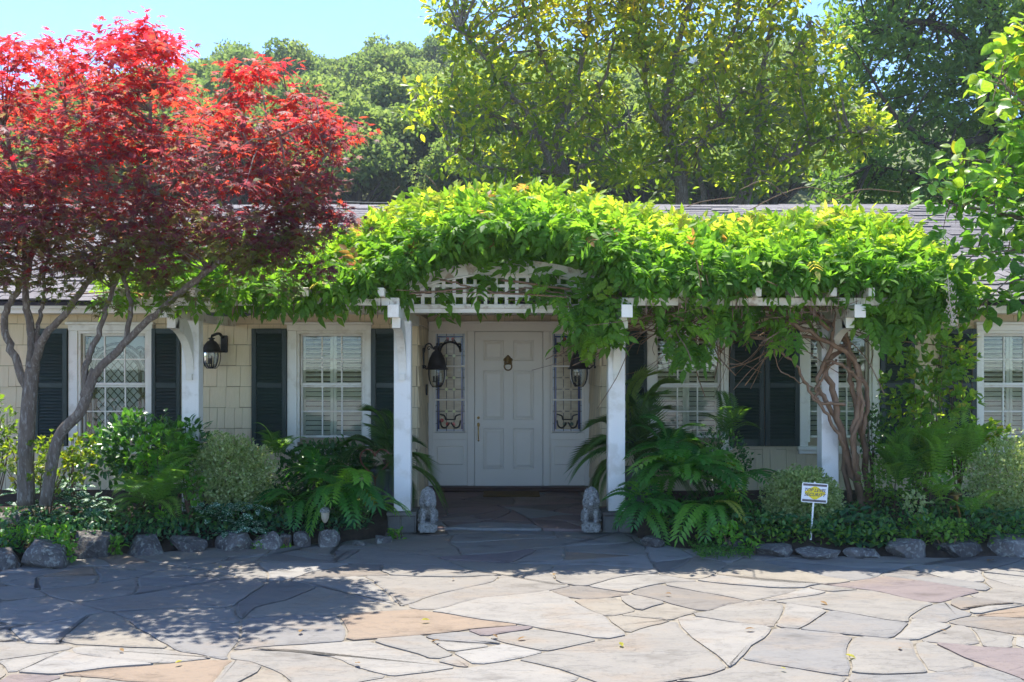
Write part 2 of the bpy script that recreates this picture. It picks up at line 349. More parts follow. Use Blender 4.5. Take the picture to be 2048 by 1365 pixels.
def compound_t(pairs, droop, bend, l_len, l_wid):
    """pinnate leaf: short rachis, ovate pointed leaflets that hang from it"""
    V, Fc = [], []
    def pt(t): return np.array([t*(1-.25*droop*t), bend*t*t, .1*t-droop*t*t*.9])
    for i in range(4):
        p = pt(i/3); w = .009*(1.1-i/3); V.extend([p+(0, w, 0), p+(0, -w, 0)])
        if i: k = 2*i; Fc.extend([(k-2, k-1, k), (k-1, k+1, k)])
    def leaflet(p, d, L_, W_, hang):
        d = d/np.linalg.norm(d); s = np.cross((0, 0, 1.), d); s = s/max(np.linalg.norm(s), 1e-6); k = len(V); g = np.array((0, 0, -1.))
        q = lambda u, w_, z: p+d*L_*u+s*W_*w_+g*L_*hang*u*u+np.array((0, 0, z*W_))
        V.extend([q(0, 0, 0), q(.30, .95, .25), q(.62, .80, .2), q(1, 0, 0), q(.62, -.80, .2), q(.30, -.95, .25), q(.45, 0, -.1)])
        Fc.extend([(k, k+6, k+1), (k+1, k+6, k+2), (k+2, k+6, k+3), (k+3, k+6, k+4), (k+4, k+6, k+5), (k+5, k+6, k)])
    for j in range(pairs):
        t = .22+.72*j/(pairs-.3); p = pt(t); tg = pt(t+.03)-pt(t-.03); tg /= np.linalg.norm(tg)
        for s in (-1, 1):
            aa = R(random.uniform(48, 74)); leaflet(p, tg*math.cos(aa)+np.array((0, s*math.sin(aa), random.uniform(-.15, .15))), l_len*random.uniform(.75, 1.15), l_wid*random.uniform(.8, 1.15), random.uniform(.2, .6))
    leaflet(pt(.97), pt(1)-pt(.85), l_len*1.1, l_wid*1.1, .3); return np.array(V), np.array(Fc)
T_WIST = [compound_t(n_, d, b, .40, .105) for n_, d, b in ((4, .35, .1), (4, .55, -.15), (3, .2, .05), (4, .75, .08), (5, .45, -.05), (3, .6, .18))]
T_FERN = [frond_t(22, r, d, .26, .019, 78, lambda t: (math.sin(math.pi*(.16+.82*t)))**.8, .15, True, .08, .007, .05, b) for r, d, b in ((1.0, .9, .1), (.8, 1.0, -.1), (1.2, .85, 0))]
T_HFERN = [frond_t(13, r, d, .25, .042, 70, lambda t: .45+.55*math.sin(math.pi*(.2+.72*t)), .25, True, .16, .009, .10, b) for r, d, b in ((.75, .95, .1), (.5, 1.0, -.1), (1.05, .95, 0), (.3, .9, .05))]
T_PALM = [frond_t(17, r, d, .44, .0125, 56, lambda t: .45+.55*math.sin(math.pi*(.18+.74*t)), .30, True, .16, .010, .02, b) for r, d, b in ((1.0, 1.0, .08), (.7, 1.05, -.1), (1.3, .9, 0), (.35, .9, .1))]

def set_mesh(name, V, T, var, mat):
    me = bpy.data.meshes.new(name); n = len(V); m = len(T)
    me.vertices.add(n); me.vertices.foreach_set('co', np.ascontiguousarray(V, np.float32).ravel())
    me.loops.add(m*3); me.loops.foreach_set('vertex_index', np.ascontiguousarray(T, np.int32).ravel())
    me.polygons.add(m); me.polygons.foreach_set('loop_start', np.arange(0, m*3, 3, dtype=np.int32))
    at = me.attributes.new('var', 'FLOAT', 'POINT'); at.data.foreach_set('value', np.ascontiguousarray(var, np.float32))
    me.materials.append(mat); me.update(calc_edges=True); return me
def frames(A, Nn):
    A = A/np.maximum(np.linalg.norm(A, axis=1, keepdims=True), 1e-9)
    Y = np.cross(Nn, A); Y /= np.maximum(np.linalg.norm(Y, axis=1, keepdims=True), 1e-9)
    return A, Y, np.cross(A, Y)
def cloud(name, tmpl, pos, axis, nrm, size, var, mat, parent, n_ind=0, leafname='leaf', score=None, stuffname='foliage'):
    """leaves as geometry: the n_ind showing largest are single objects, the rest one joined part"""
    tl = tmpl if isinstance(tmpl, list) else [tmpl]
    N = len(pos); A, Y, Z = frames(axis, nrm); var = np.clip(var, 0, 1)
    order = np.argsort(score if score is not None else pos[:, 1]); ind = order[:n_ind]; rest = order[n_ind:]
    which = np.arange(N) % len(tl); org = np.array(parent.location) if parent else np.zeros(3)
    Vs, Ts, Va, off = [], [], [], 0
    for k, (tv, tf) in enumerate(tl):
        q = rest[which[rest] == k]
        if not len(q): continue
        S = size[q][:, None, None]
        V = pos[q][:, None, :]-org+S*(tv[None, :, 0:1]*A[q][:, None, :]+tv[None, :, 1:2]*Y[q][:, None, :]+tv[None, :, 2:3]*Z[q][:, None, :])
        n = len(tv); T = tf[None]+(np.arange(len(q))*n)[:, None, None]+off; off += n*len(q)
        Vs.append(V.reshape(-1, 3)); Ts.append(T.reshape(-1, 3)); Va.append(np.repeat(var[q], n))
    if Vs:
        o = link(stuffname, set_mesh(stuffname, np.concatenate(Vs), np.concatenate(Ts), np.concatenate(Va), mat), parent)
        o['kind'] = 'stuff'
    if n_ind:
        cache = {}
        for i in ind:
            lv = int(min(var[i], .999)*8); key = (which[i], lv)
            if key not in cache:
                tv, tf = tl[which[i]]; cache[key] = set_mesh(leafname, tv, tf, np.full(len(tv), (lv+.5)/8), mat)
            m = Matrix(((A[i, 0], Y[i, 0], Z[i, 0], 0), (A[i, 1], Y[i, 1], Z[i, 1], 0), (A[i, 2], Y[i, 2], Z[i, 2], 0), (0, 0, 0, 1)))
            m = Matrix.Translation(Vector(pos[i]-org)) @ m @ Matrix.Scale(float(size[i]), 4)
            link(leafname, cache[key], parent, mw=m)
def unit(n): v = RNG.normal(size=(n, 3)); return v/np.linalg.norm(v, axis=1, keepdims=True)
def inpoly(poly, x, y):
    c = False; j = len(poly)-1
    for i in range(len(poly)):
        (xi, yi), (xj, yj) = poly[i], poly[j]
        if (yi > y) != (yj > y) and x < (xj-xi)*(y-yi)/(yj-yi)+xi: c = not c
        j = i
    return c
def sample_poly(poly, n):
    xs = [p[0] for p in poly]; ys = [p[1] for p in poly]; out = []
    while len(out) < n:
        x = random.uniform(min(xs), max(xs)); y = random.uniform(min(ys), max(ys))
        if inpoly(poly, x, y): out.append((x, y))
    return out
def puffs(centres, per, rad, flat=.6, shell=.5):
    """leaf positions around clump centres; returns pos, outward dirs, clump index"""
    C = np.array(centres); k = len(C); idx = np.repeat(np.arange(k), per); u = unit(len(idx))
    r = (shell+(1-shell)*RNG.random(len(idx)))[:, None] if shell < 1 else 1.
    rr = np.array(rad)[idx][:, None] if hasattr(rad, '__len__') else rad
    pos = C[idx]+u*r*rr*np.array((1, 1, flat)); return pos, u, idx

# ================================================================== SETTING
def struct(o): o['kind'] = 'structure'; return o
# ---- ground sheet
g = MB(); g.add([(-600, -300, -.03), (600, -300, -.03), (600, 900, -.03), (-600, 900, -.03)], [(0, 1, 2, 3)])
struct(g.build('ground', M['grass']))
# ---- hillside behind the house
def hill_z(x, y):
    s = max(0., y-27)
    z = .40*s if s < 62 else .40*62+6*(1-math.exp(-(s-62)/40))
    z *= .93+.13*math.sin(x*.045+1.0)+.06*math.sin(x*.11+y*.05)
    return z+.5*mnoise.noise(Vector((x*.12, y*.12, 0)))*min(1, s/10)
hv = []; hx = np.linspace(-110, 110, 70); hy = np.concatenate([np.linspace(26.5, 95, 55), np.linspace(99, 140, 12)])
for y in hy:
    for x in hx: hv.append((x, y, hill_z(x, y)-.2))
n = len(hx); hf = [(j*n+i, j*n+i+1, (j+1)*n+i+1, (j+1)*n+i) for j in range(len(hy)-1) for i in range(n-1)]
struct(MB().add(hv, hf).build('hillside', M['grass'], smooth=True))

# ---- flagstone driveway and porch
struct(MB().add([(-26, -24, .022), (26, -24, .022), (26, 2.0, .022), (-26, 2.0, .022)], [(0, 1, 2, 3)]).build('bounce_forecourt', M['bouncecourt']))  # unseen paving behind the camera, added to bounce light onto the porch
drive = MB(); drive.add([(-26, 1.9, .0), (26, 1.9, .0), (26, 12.7, .0), (-26, 12.7, .0)], [(0, 1, 2, 3)])
drive = struct(drive.build('driveway', M['mortar']))
def warp(p):
    x, y = p
    return np.array((x+.22*mnoise.noise(Vector((x*.8, y*1.2, 3.1)))+.045*mnoise.noise(Vector((x*3.1, y*3.1, 7.7)))+.014*mnoise.noise(Vector((x*11, y*11, 1.7))),
                     y+.26*mnoise.noise(Vector((x*.8, y*1.2, 9.2)))+.050*mnoise.noise(Vector((x*3.1, y*3.1, 4.4)))+.014*mnoise.noise(Vector((x*11, y*11, 5.5)))))
def crack(poly, rs, out, goal, aspect=1.2):
    """break a slab along random lines into uneven angular stones"""
    A = .5*abs(sum(poly[i][0]*poly[(i+1) % len(poly)][1]-poly[(i+1) % len(poly)][0]*poly[i][1] for i in range(len(poly))))
    if A < goal(rs): out.append(poly); return
    P_ = np.array(poly); Q = P_*np.array((1, aspect)); c = Q.mean(0); w, v = np.linalg.eigh(np.cov((Q-c).T)); d = v[:, 1]
    a = math.atan2(d[1], d[0])+rs.gauss(0, .42 if A < 6 else .75); nn = np.array((math.cos(a), math.sin(a))); off = rs.uniform(-.22, .22)*math.sqrt(w[1])*2
    s = (Q-c)@nn-off; L, Rr = [], []
    for i in range(len(poly)):
        k = (i+1) % len(poly); p, q = P_[i], P_[k]
        if s[i] <= 0: L.append(tuple(p))
        if s[i] >= 0: Rr.append(tuple(p))
        if s[i]*s[k] < 0: m = p+(q-p)*(s[i]/(s[i]-s[k])); L.append(tuple(m)); Rr.append(tuple(m))
    for h in (L, Rr):
        if len(h) >= 3: crack(h, rs, out, goal, aspect)
def stone_mesh(name, poly, gap, mat, thick, seed):
    n = len(poly); pts = []
    for i in range(n):
        p0, p1, p2 = (np.array(poly[(i+k) % n]) for k in (-1, 0, 1)); r0, r2 = np.linalg.norm(p0-p1), np.linalg.norm(p2-p1)
        cut = random.uniform(.02, .07); pts += [p1+(p0-p1)*min(.3, cut/max(r0, 1e-6)), p1+(p2-p1)*min(.3, cut/max(r2, 1e-6))]
    res = []
    for i in range(len(pts)):
        a, b = pts[i], pts[(i+1) % len(pts)]; m = max(1, int(np.linalg.norm(b-a)/.10))
        for k in range(m): res.append(warp(a+(b-a)*k/m))
    c = np.mean(res, axis=0); m = len(res); out = []
    ar = sum(res[i][0]*res[(i+1) % m][1]-res[(i+1) % m][0]*res[i][1] for i in range(m)); sg = 1 if ar > 0 else -1
    def inset(pl, dist, jit):
        o_ = []
        for i in range(m):
            t_ = pl[(i+1) % m]-pl[i-1]; t_ = t_/max(np.linalg.norm(t_), 1e-6); nrm = np.array((-t_[1], t_[0]))*sg
            o_.append(pl[i]+nrm*(dist+jit*(mnoise.noise(Vector((*(pl[i]*7), seed)))*.5+.5)))
        return o_
    out = inset(res, gap, .008); top = inset(out, .009, .014)
    tilt = np.random.default_rng(int(seed*97) % 9999).normal(0, .004, 2)
    def ring(pl, z): return [(*(p-c), z+float((p-c)@tilt)) for p in pl]
    vs = ring(out, -.004)+ring(out, thick-.005)+ring(top, thick)
    fs = [(i+r*m, (i+1) % m+r*m, (i+1) % m+(r+1)*m, i+(r+1)*m) for r in (0, 1) for i in range(m)]+[tuple(range(2*m, 3*m))]
    if sg < 0: fs = [tuple(reversed(f)) for f in fs]
    return MB().add(vs, fs).mesh(name, mat), c
def bed_edge_L(x):   # front edge of left bed (distance from camera) as function of x
    return np.interp(x, [-9, -4.2, -3.9, -2.8, -1.6, -1.15, -1.0], [7.5, 7.85, 8.2, 8.62, 8.92, 9.3, 9.7])
def bed_edge_R(x):
    return np.interp(x, [1.0, 1.25, 1.6, 2.2, 3.2, 4.6, 9], [9.7, 9.25, 8.75, 8.45, 8.28, 8.25, 8.2])
def in_bed(x, y):
    if x < -1.1: return y > bed_edge_L(x)+.15
    if x > 1.2: return y > bed_edge_R(x)+.15
    return False
out = []; crack([(-8.3, 2.02), (8.3, 2.02), (8.3, 9.72), (-8.3, 9.72)], random.Random(41), out, lambda r: r.choice((.10, .18, .3, .45, .7, 1.0)))
kept = 0
for i, poly in enumerate(out):
    c = np.mean(poly, axis=0)
    if in_bed(c[0], c[1]-.3) or abs(c[0]) > c[1]*.56+2.2 or in_bed(c[0], c[1]): continue
    me, c = stone_mesh('flagstone', poly, .004, M['flag'], .008+.006*random.random(), i+.37)
    link('flagstone', me, drive, loc=(c[0], c[1], 0)); kept += 1
print('flagstones', kept)
porch = MB(); porch.add([(-1.12, 9.70, .006), (1.3, 9.70, .006), (1.3, 12.66, .006), (-1.12, 12.66, .006)], [(0, 1, 2, 3)])
porch = struct(porch.build('porch_floor', M['slate']))
out = []; crack([(-1.12, 9.74), (1.30, 9.74), (1.30, 12.6), (-1.12, 12.6)], random.Random(23), out, lambda r: r.choice((.2, .3, .45)))
for i, poly in enumerate(out):
    me, c = stone_mesh('flagstone', poly, .004, M['porchflag'], .026, i+.61); link('flagstone', me, porch, loc=(c[0], c[1], .006))
# ---- planting beds
def bed(name, xs, edge):
    vs, fs = [], []; rows = [0, .08, .25, .6, 1.1, 1.8, 2.6, 4.2]
    for x in xs:
        e = float(edge(x))+.10
        for d in rows:
            yy = min(e+d, 11.3); z = .02+.16*min(1, d/.35)+.05*min(1, d/2)+.03*mnoise.noise(Vector((x*3, yy*3, 1)))
            vs.append((x, yy, z if d else .0))
    m = len(rows)
    for i in range(len(xs)-1):
        for k in range(m-1): fs.append((i*m+k, (i+1)*m+k, (i+1)*m+k+1, i*m+k+1))
    return struct(MB().add(vs, fs).build(name, M['soil'], smooth=True))
bed('left_garden_bed', np.linspace(-9.5, -1.16, 60), bed_edge_L)
bed('right_garden_bed', np.linspace(1.32, 9.5, 60), bed_edge_R)

# ================================================================== HOUSE
WY, DY = 11.18, 12.67                 # front wall plane, door plane
wx = lambda p: PX(p, WY); wz = lambda p: PZ(p, WY)
dx = lambda p: PX(p, DY); dz = lambda p: PZ(p, DY)
house = thing('house', 'cream shingled single storey house with dark louvred shutters and grey roof', 'house')
AL, AR = -1.0, 1.165                  # alcove side walls
ZT = 2.30
# window openings in the front wall (glass x0,x1) / casing
WIN = [dict(c=(140, 307), g=(163, 292), kind='lead'), dict(c=(576, 743), g=(600, 726), kind='blind'),
       dict(c=(1293, 1456), g=(1312, 1441), kind='blind'), dict(c=(1597, 1757), g=(1619, 1737), kind='blind'), dict(c=(1950, 2120), g=(1966, 2095), kind='blind')]
GT, GB = wz(668), wz(876); CT, CB = wz(645), wz(893)
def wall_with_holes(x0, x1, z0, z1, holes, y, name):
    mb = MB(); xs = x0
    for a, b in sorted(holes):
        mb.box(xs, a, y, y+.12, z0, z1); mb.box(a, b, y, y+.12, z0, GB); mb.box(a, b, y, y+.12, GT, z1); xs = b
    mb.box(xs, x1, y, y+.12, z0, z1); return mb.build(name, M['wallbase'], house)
HL = [(wx(w['g'][0]), wx(w['g'][1])) for w in WIN]
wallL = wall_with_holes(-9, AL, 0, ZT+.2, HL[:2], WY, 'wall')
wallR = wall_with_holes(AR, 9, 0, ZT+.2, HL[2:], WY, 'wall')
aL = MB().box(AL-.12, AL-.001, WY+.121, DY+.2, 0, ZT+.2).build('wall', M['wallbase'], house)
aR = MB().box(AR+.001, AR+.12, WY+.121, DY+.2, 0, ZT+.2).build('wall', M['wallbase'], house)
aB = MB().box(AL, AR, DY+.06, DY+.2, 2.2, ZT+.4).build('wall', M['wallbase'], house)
MB().box(AL-.12, AR+.12, WY-.38, DY+.2, ZT+.065, ZT+.10).build('porch_ceiling', M['trim'], house)
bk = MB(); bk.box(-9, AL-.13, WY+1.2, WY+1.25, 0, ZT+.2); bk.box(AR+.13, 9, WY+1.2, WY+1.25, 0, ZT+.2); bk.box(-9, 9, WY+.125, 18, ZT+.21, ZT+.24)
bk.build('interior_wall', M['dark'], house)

# shingles
SHN = [0]; SH_ALL = []
def shingle_mesh(w, h, wedge=.017):
    m = MB(); t0, t1 = .006, .006+wedge
    m.add([(0, 0, 0), (w, 0, 0), (w, 0, h), (0, 0, h), (0, -t1, 0), (w, -t1, 0), (w, -t0, h), (0, -t0, h)],
          [(4, 5, 6, 7), (0, 4, 7, 3), (1, 2, 6, 5), (0, 1, 5, 4), (3, 7, 6, 2)])
    return m
EXPO = 0.2455
def lay_shingles(parent, length, place, z0, z1, blocked, seed, visible, zoff=0.0):
    """place(u, z) -> matrix; u runs along wall"""
    r = random.Random(seed); rest = []
    cz = wz(648)-math.ceil((wz(648)-z0)/EXPO)*EXPO
    while cz < z1:
        u = r.uniform(-.1, 0)
        while u < length:
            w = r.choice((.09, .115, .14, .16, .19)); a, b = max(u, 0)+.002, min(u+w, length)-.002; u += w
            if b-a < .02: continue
            lo = cz+r.choice((0, 0, 0, .004, -.005)); hi = min(cz+EXPO-.007, z1); lo2 = max(lo, z0)  # slot above each course bares dark sheathing in place of a butt shadow
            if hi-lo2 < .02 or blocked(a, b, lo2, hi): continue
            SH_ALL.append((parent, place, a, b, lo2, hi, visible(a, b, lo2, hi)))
        cz += EXPO
def blocks(rects):
    return lambda a, b, lo, hi: any(a > r[0]-.01 and b < r[1]+.01 and lo > r[2]-.02 and hi < r[3]+.05 for r in rects)
SHUT = [(72, 139), (306, 364), (505, 576), (743, 812), (1250, 1293), (1457, 1526), (1527, 1597), (1757, 1826), (1876, 1949)]
ST, SB = wz(658), wz(892)
rects = [(wx(w['c'][0]), wx(w['c'][1]), CB, CT) for w in WIN]
clip = [(wx(w['g'][0]), wx(w['g'][1]), GB, GT) for w in WIN]
def place_front(x0): return lambda u, z: Matrix.Translation((x0+u, WY-.001, z))
def bl_front(x0):
    def f(a, b, lo, hi):
        a, b = a+x0, b+x0
        for r in rects:
            if a > r[0]-.05 and b < r[1]+.05 and hi > r[2] and lo < r[3]-.08: return True
            if b > r[0]+.08 and a < r[1]-.08 and lo > r[2]-.12 and hi < r[3]+.03: return True
        for c in clip:
            if b > c[0]-.02 and a < c[1]+.02 and hi > c[2]-.02 and lo < c[3]+.02: return True
        for s in SHUT:
            if a > wx(s[0])-.01 and b < wx(s[1])+.01 and lo > SB and hi < ST: return True
        return False
    return f
def vis_front(x0): return lambda a, b, lo, hi: (1 if -6.1 < a+x0 < 6.4 and lo > .35 else 0)
lay_shingles(wallL, AL+9, place_front(-9), .12, ZT, bl_front(-9), 5, vis_front(-9))
lay_shingles(wallR, 9-AR, place_front(AR), .12, ZT, bl_front(AR), 6, vis_front(AR))
lay_shingles(aL, DY-WY-.06, lambda u, z: Matrix.Translation((AL, WY+u, z)) @ Matrix.Rotation(R(90), 4, 'Z'), .02, ZT, lambda *a: False, 8, lambda *a: 2)
lay_shingles(aR, DY-WY-.06, lambda u, z: Matrix.Translation((AR, DY-.06-u, z)) @ Matrix.Rotation(R(-90), 4, 'Z'), .02, ZT, lambda *a: False, 9, lambda *a: 2)
lay_shingles(aB, AR-AL, lambda u, z: Matrix.Translation((AL+u, DY+.058, z)), dz(645)+.01, ZT+.06, lambda *a: False, 10, lambda *a: 2)
SH_ALL.sort(key=lambda s: -s[6]); shc = {}; restp = {}
for k, (par, place, a, b, lo, hi, v) in enumerate(SH_ALL):
    if k < 300 and v:
        key = (round(b-a, 3), round(hi-lo, 3))
        if key not in shc: shc[key] = shingle_mesh(b-a, hi-lo).mesh('shingle', M['shingle'])
        link('shingle', shc[key], par, mw=place(a, lo))
    else:
        mb = restp.setdefault(par.name, (par, MB()))[1]; s = shingle_mesh(b-a, hi-lo); mt = place(a, lo)
        mb.add([mt @ Vector(q) for q in s.v], s.f)
for par, mb in restp.values():
    o = mb.build('shingles', M['shingle'], par); o['kind'] = 'stuff'
print('shingles', len(SH_ALL))

# ---- windows
def window(w):
    cx0, cx1 = wx(w['c'][0]), wx(w['c'][1]); x0, x1 = wx(w['g'][0]), wx(w['g'][1]); y = WY
    r = bpy.data.objects.new('window', None); COL.objects.link(r); r.parent = house
    cs = MB()
    cs.bbox(cx0, x0-.030, y-.045, y+.01, CB, CT-.10); cs.bbox(x1+.030, cx1, y-.045, y+.01, CB, CT-.10)
    cs.bbox(cx0-.004, cx1+.004, y-.05, y+.01, CT-.10, CT-.03); cs.bbox(cx0-.025, cx1+.025, y-.085, y+.01, CT-.03, CT)
    for a, b in ((x0-.030, x0), (x1, x1+.030)): cs.bbox(a, b, y-.028, y+.01, GB-.05, GT+.035)
    cs.bbox(x0-.03, x1+.03, y-.030, y+.01, GT+.0, GT+.036)
    cs.build('casing', M['trim'], r)
    sl = MB().bbox(cx0-.03, cx1+.03, y-.10, y+.02, CB-.035, CB+.005); sl.bbox(cx0-.01, cx1+.01, y-.06, y+.01, CB-.085, CB-.036); sl.build('sill', M['trim'], r)
    zm = wz(771); s = .024
    for (a, b, yy) in ((zm, GT, .022), (GB-.03, zm, .040)):                           # two sashes
        sb = MB(); sb.bbox(x0, x0+s, y+yy, y+yy+.03, a, b); sb.bbox(x1-s, x1, y+yy, y+yy+.03, a, b)
        sb.bbox(x0+s, x1-s, y+yy, y+yy+.03, b-.026, b); sb.bbox(x0+s, x1-s, y+yy, y+yy+.03, a, a+(.03 if a == zm else .055)); sb.build('sash', M['trim'], r)
        iw = (x1-x0-2*s)/3; za = a+(.03 if a == zm else .055); zb = b-.026; ih = (zb-za)/2; mu = MB()
        for k in (1, 2): mu.box(x0+s+iw*k-.008, x0+s+iw*k+.008, y+yy+.003, y+yy+.026, za, zb)
        mu.box(x0+s, x1-s, y+yy+.0045, y+yy+.0245, za+ih-.008, za+ih+.008); mu.build('muntin', M['trim'], r)
        for k in range(3):
            for j in range(2):
                p0, p1 = x0+s+iw*k+.007, x0+s+iw*(k+1)-.007; q0, q1 = za+ih*j+.007, za+ih*(j+1)-.007
                MB().box(p0, p1, y+yy+.012, y+yy+.015, q0, q1).build('pane', M['glass'], r)
    yb = y+.13
    if w['kind'] == 'blind':
        half = (x1-x0)/2
        for h in (0, 1):
            a = x0+half*h; b = a+half; fr = MB(); st = .038
            fr.box(a+.002, a+st, yb, yb+.025, GB-.04, GT+.03); fr.box(b-st, b-.002, yb, yb+.025, GB-.04, GT+.03)
            for zz in (GB-.04, zm-.02, GT-.01): fr.box(a+st, b-st, yb+.001, yb+.024, zz, zz+.05)
            fr.build('interior_shutter', M['blind'], r); L = b-a-2*st-.004
            me = MB().box(-L/2, L/2, -.004, .004, -.031, .031).mesh('blind_slat', M['blind'])
            for (lo, hi, ang_) in ((GB+.02, zm-.02, -48), (zm+.04, GT-.01, -66)):
                nS = round((hi-lo)/.056)
                for k in range(nS): link('blind_slat', me, r, loc=((a+b)/2, yb+.013, lo+(k+.5)*(hi-lo)/nS), rot=(R(ang_), 0, 0))
    else:                                                                              # leaded panel with iron scrolls
        MB().box(x0-.02, x1+.02, yb, yb+.02, GB-.05, GT+.03).build('backing_panel', M['greyback'], r)
        cxm = (x0+x1)/2; rad = (x1-x0)/2-.115; zs = wz(735)-.05; iy = yb-.02
        ir = MB(); arc = [(cxm-rad*math.cos(t), iy, zs+rad*1.0*math.sin(t)) for t in np.linspace(0, math.pi, 15)]
        for off, rr in ((0, .022), (.065, .019)):
            pts = [(cxm-(rad+off)*math.cos(t), iy, zs+(rad+off)*math.sin(t)) for t in np.linspace(0.25 if off else 0, math.pi-(.25 if off else 0), 15)]
            ir.tube(pts, rr, 5)
            for sg in (-1, 1): 
                ir.tube([(cxm+sg*(rad+off), iy, zs), (cxm+sg*(rad+off), iy, wz(785)), (cxm+sg*(rad+.065-off), iy, wz(800)), (cxm+sg*(rad+.065-off), iy, GB-.02)], rr, 5)
        for sg in (-1, 1):
            c = (cxm+sg*(rad-.0), zs+rad*.92)
            ir.tube([(c[0]+sg*.055*(1-t/9)*math.cos(t), iy-.004, c[1]+.055*(1-t/9)*math.sin(t)) for t in np.linspace(-1.5, 6.5, 22)], .014, 5)
            ir.tube([(c[0]+sg*.05, iy, c[1]-.03), (c[0]+sg*.055, iy, zs+.05), (cxm+sg*(rad+.02), iy, zs)], .012, 5)
        build_islands(ir, 'scroll_ironwork', M['iron'], r)
        ld = MB(); st = .115
        def inside(px_, pz_):
            return abs(px_-cxm) < rad-.005 and (pz_ < zs or (px_-cxm)**2+(pz_-zs)**2 < (rad-.005)**2) and pz_ > GB-.02
        for sg in (-1, 1):
            for k in range(-14, 26):
                seg = None
                for t in np.linspace(-.6, .6, 200):
                    q = (cxm+t, zs-.6+k*st*.9+sg*t*1.12)
                    if inside(*q): seg = (seg[0], q) if seg else (q, q)
                if seg and abs(seg[0][0]-seg[1][0]) > .02:
                    ld.tube([(seg[0][0], yb-.006-.003*sg, seg[0][1]), (seg[1][0], yb-.006-.003*sg, seg[1][1])], .0055, 4)
        ld.build('lead_lattice', M['iron'], r)
        gl = MB()
        for sg in (-1, 1): gl.box(cxm+sg*(x1-cxm-.03)-.022, cxm+sg*(x1-cxm-.03)+.022, yb-.01, yb-.004, GB-.02, GT)
        gl.build('border_glass', M['ambergl'], r)
        le = MB()
        for sg in (-1, 1):
            for k in range(6): le.box(cxm+sg*(rad+.07)-.045, cxm+sg*(rad+.07)+.045, yb-.0155, yb-.0125, GB+.1+k*.19, GB+.106+k*.19)
            le.tube([(cxm+sg*(rad+.05), iy, GT-.03), (cxm+sg*(rad+.09), iy, GT-.05), (cxm+sg*(rad+.10), iy, GT-.12)], .012, 5)
        le.build('green_leaf_glass', M['greengl'], r)
    return r
for w in WIN: window(w)
# ---- dark louvred shutters
def shutter(x0, x1, slat_cache={}):
    r = MB(); y = WY; st = (x1-x0)*.14; t = .045
    y0, y1 = y-.065, y-.025
    zmid = wz(771)
    r.bbox(x0, x0+st, y0, y1, SB, ST); r.bbox(x1-st, x1, y0, y1, SB, ST)
    for a, b in ((SB, SB+.085), (zmid-.03, zmid+.03), (ST-.06, ST)): r.bbox(x0+st, x1-st, y0+.0015, y1-.0015, a, b)
    r.box(x0+st*.5, x1-st*.5, y1-.006, y1-.002, SB+.02, ST-.02)
    o = r.build('shutter', M['shutter'], house)
    L = round(x1-x0-2*st-.003, 3)
    if L not in slat_cache:
        m = MB(); m.box(-L/2, L/2, -.0035, .0035, -.024, .024); slat_cache[L] = m.mesh('louvre', M['shutter'])
    for lo, hi in ((SB+.085, zmid-.03), (zmid+.03, ST-.06)):
        nS = round((hi-lo)/.0385)
        for k in range(nS): link('louvre', slat_cache[L], o, loc=((x0+x1)/2, (y0+y1)/2-.003, lo+(k+.5)*(hi-lo)/nS), rot=(R(-33), 0, 0))
for a, b in SHUT: shutter(wx(a)+.003, wx(b)-.003)

# ---- entrance: surround, sidelights, door
yD = DY
sur = MB()
sur.bbox(AL+.02, AR-.02, yD-.03, yD+.05, dz(663), dz(645)); sur.bbox(AL+.02, AR-.02, yD-.05, yD+.04, dz(648), dz(644)+.004)
for a, b in ((857, 866), (935, 949), (1086, 1100), (1169, 1179)): sur.bbox(dx(a), dx(b), yD-.032, yD+.05, .09, dz(663))
for a, b in ((866, 935), (1100, 1169)):
    sur.box(dx(a), dx(b), yD, yD+.05, .09, dz(866)); sur.bbox(dx(a), dx(b), yD-.02, yD+.01, dz(880), dz(866))
    sur.bbox(dx(a)+.05, dx(b)-.05, yD-.016, yD+.01, dz(930), dz(893), .012)
    sur.bbox(dx(a), dx(a)+.035, yD-.014, yD+.04, dz(866), dz(663)); sur.bbox(dx(b)-.035, dx(b), yD-.014, yD+.04, dz(866), dz(663))
    for zz in (733, 800): sur.box(dx(a)+.036, dx(b)-.036, yD-.012, yD+.03, dz(zz)-.010, dz(zz)+.010)
    sur.box(dx(a)+.035, dx(b)-.035, yD-.013, yD+.04, dz(668), dz(663)); 
sur.box(AL+.01, AR-.01, yD+.052, yD+.058, .03, 2.25)
sur.build('door_surround', M['door'], house)
door = bpy.data.objects.new('front_door', None); COL.objects.link(door); door.parent = house
d0, d1 = dx(950), dx(1085); zt, zb = dz(664), dz(972)
leaf = MB(); leaf.box(d0, d1, yD+.006, yD+.05, zb, zt); yF = yD-.008
cols = [(966, 1008), (1026, 1068)]; rows = [(681, 722), (741, 840), (857, 938)]
xs = [d0]+[dx(v) for c in cols for v in c]+[d1]
for k in (0, 2, 4): leaf.box(xs[k], xs[k+1], yF, yD+.0061, zb, zt)
zs_ = [zb]+[dz(v) for r_ in reversed(rows) for v in reversed(r_)]+[zt]
for c in cols:
    for k in (0, 2, 4, 6): leaf.box(dx(c[0]), dx(c[1]), yF+.0003, yD+.0062, zs_[k], zs_[k+1])
leaf.build('door_leaf', M['door'], door)
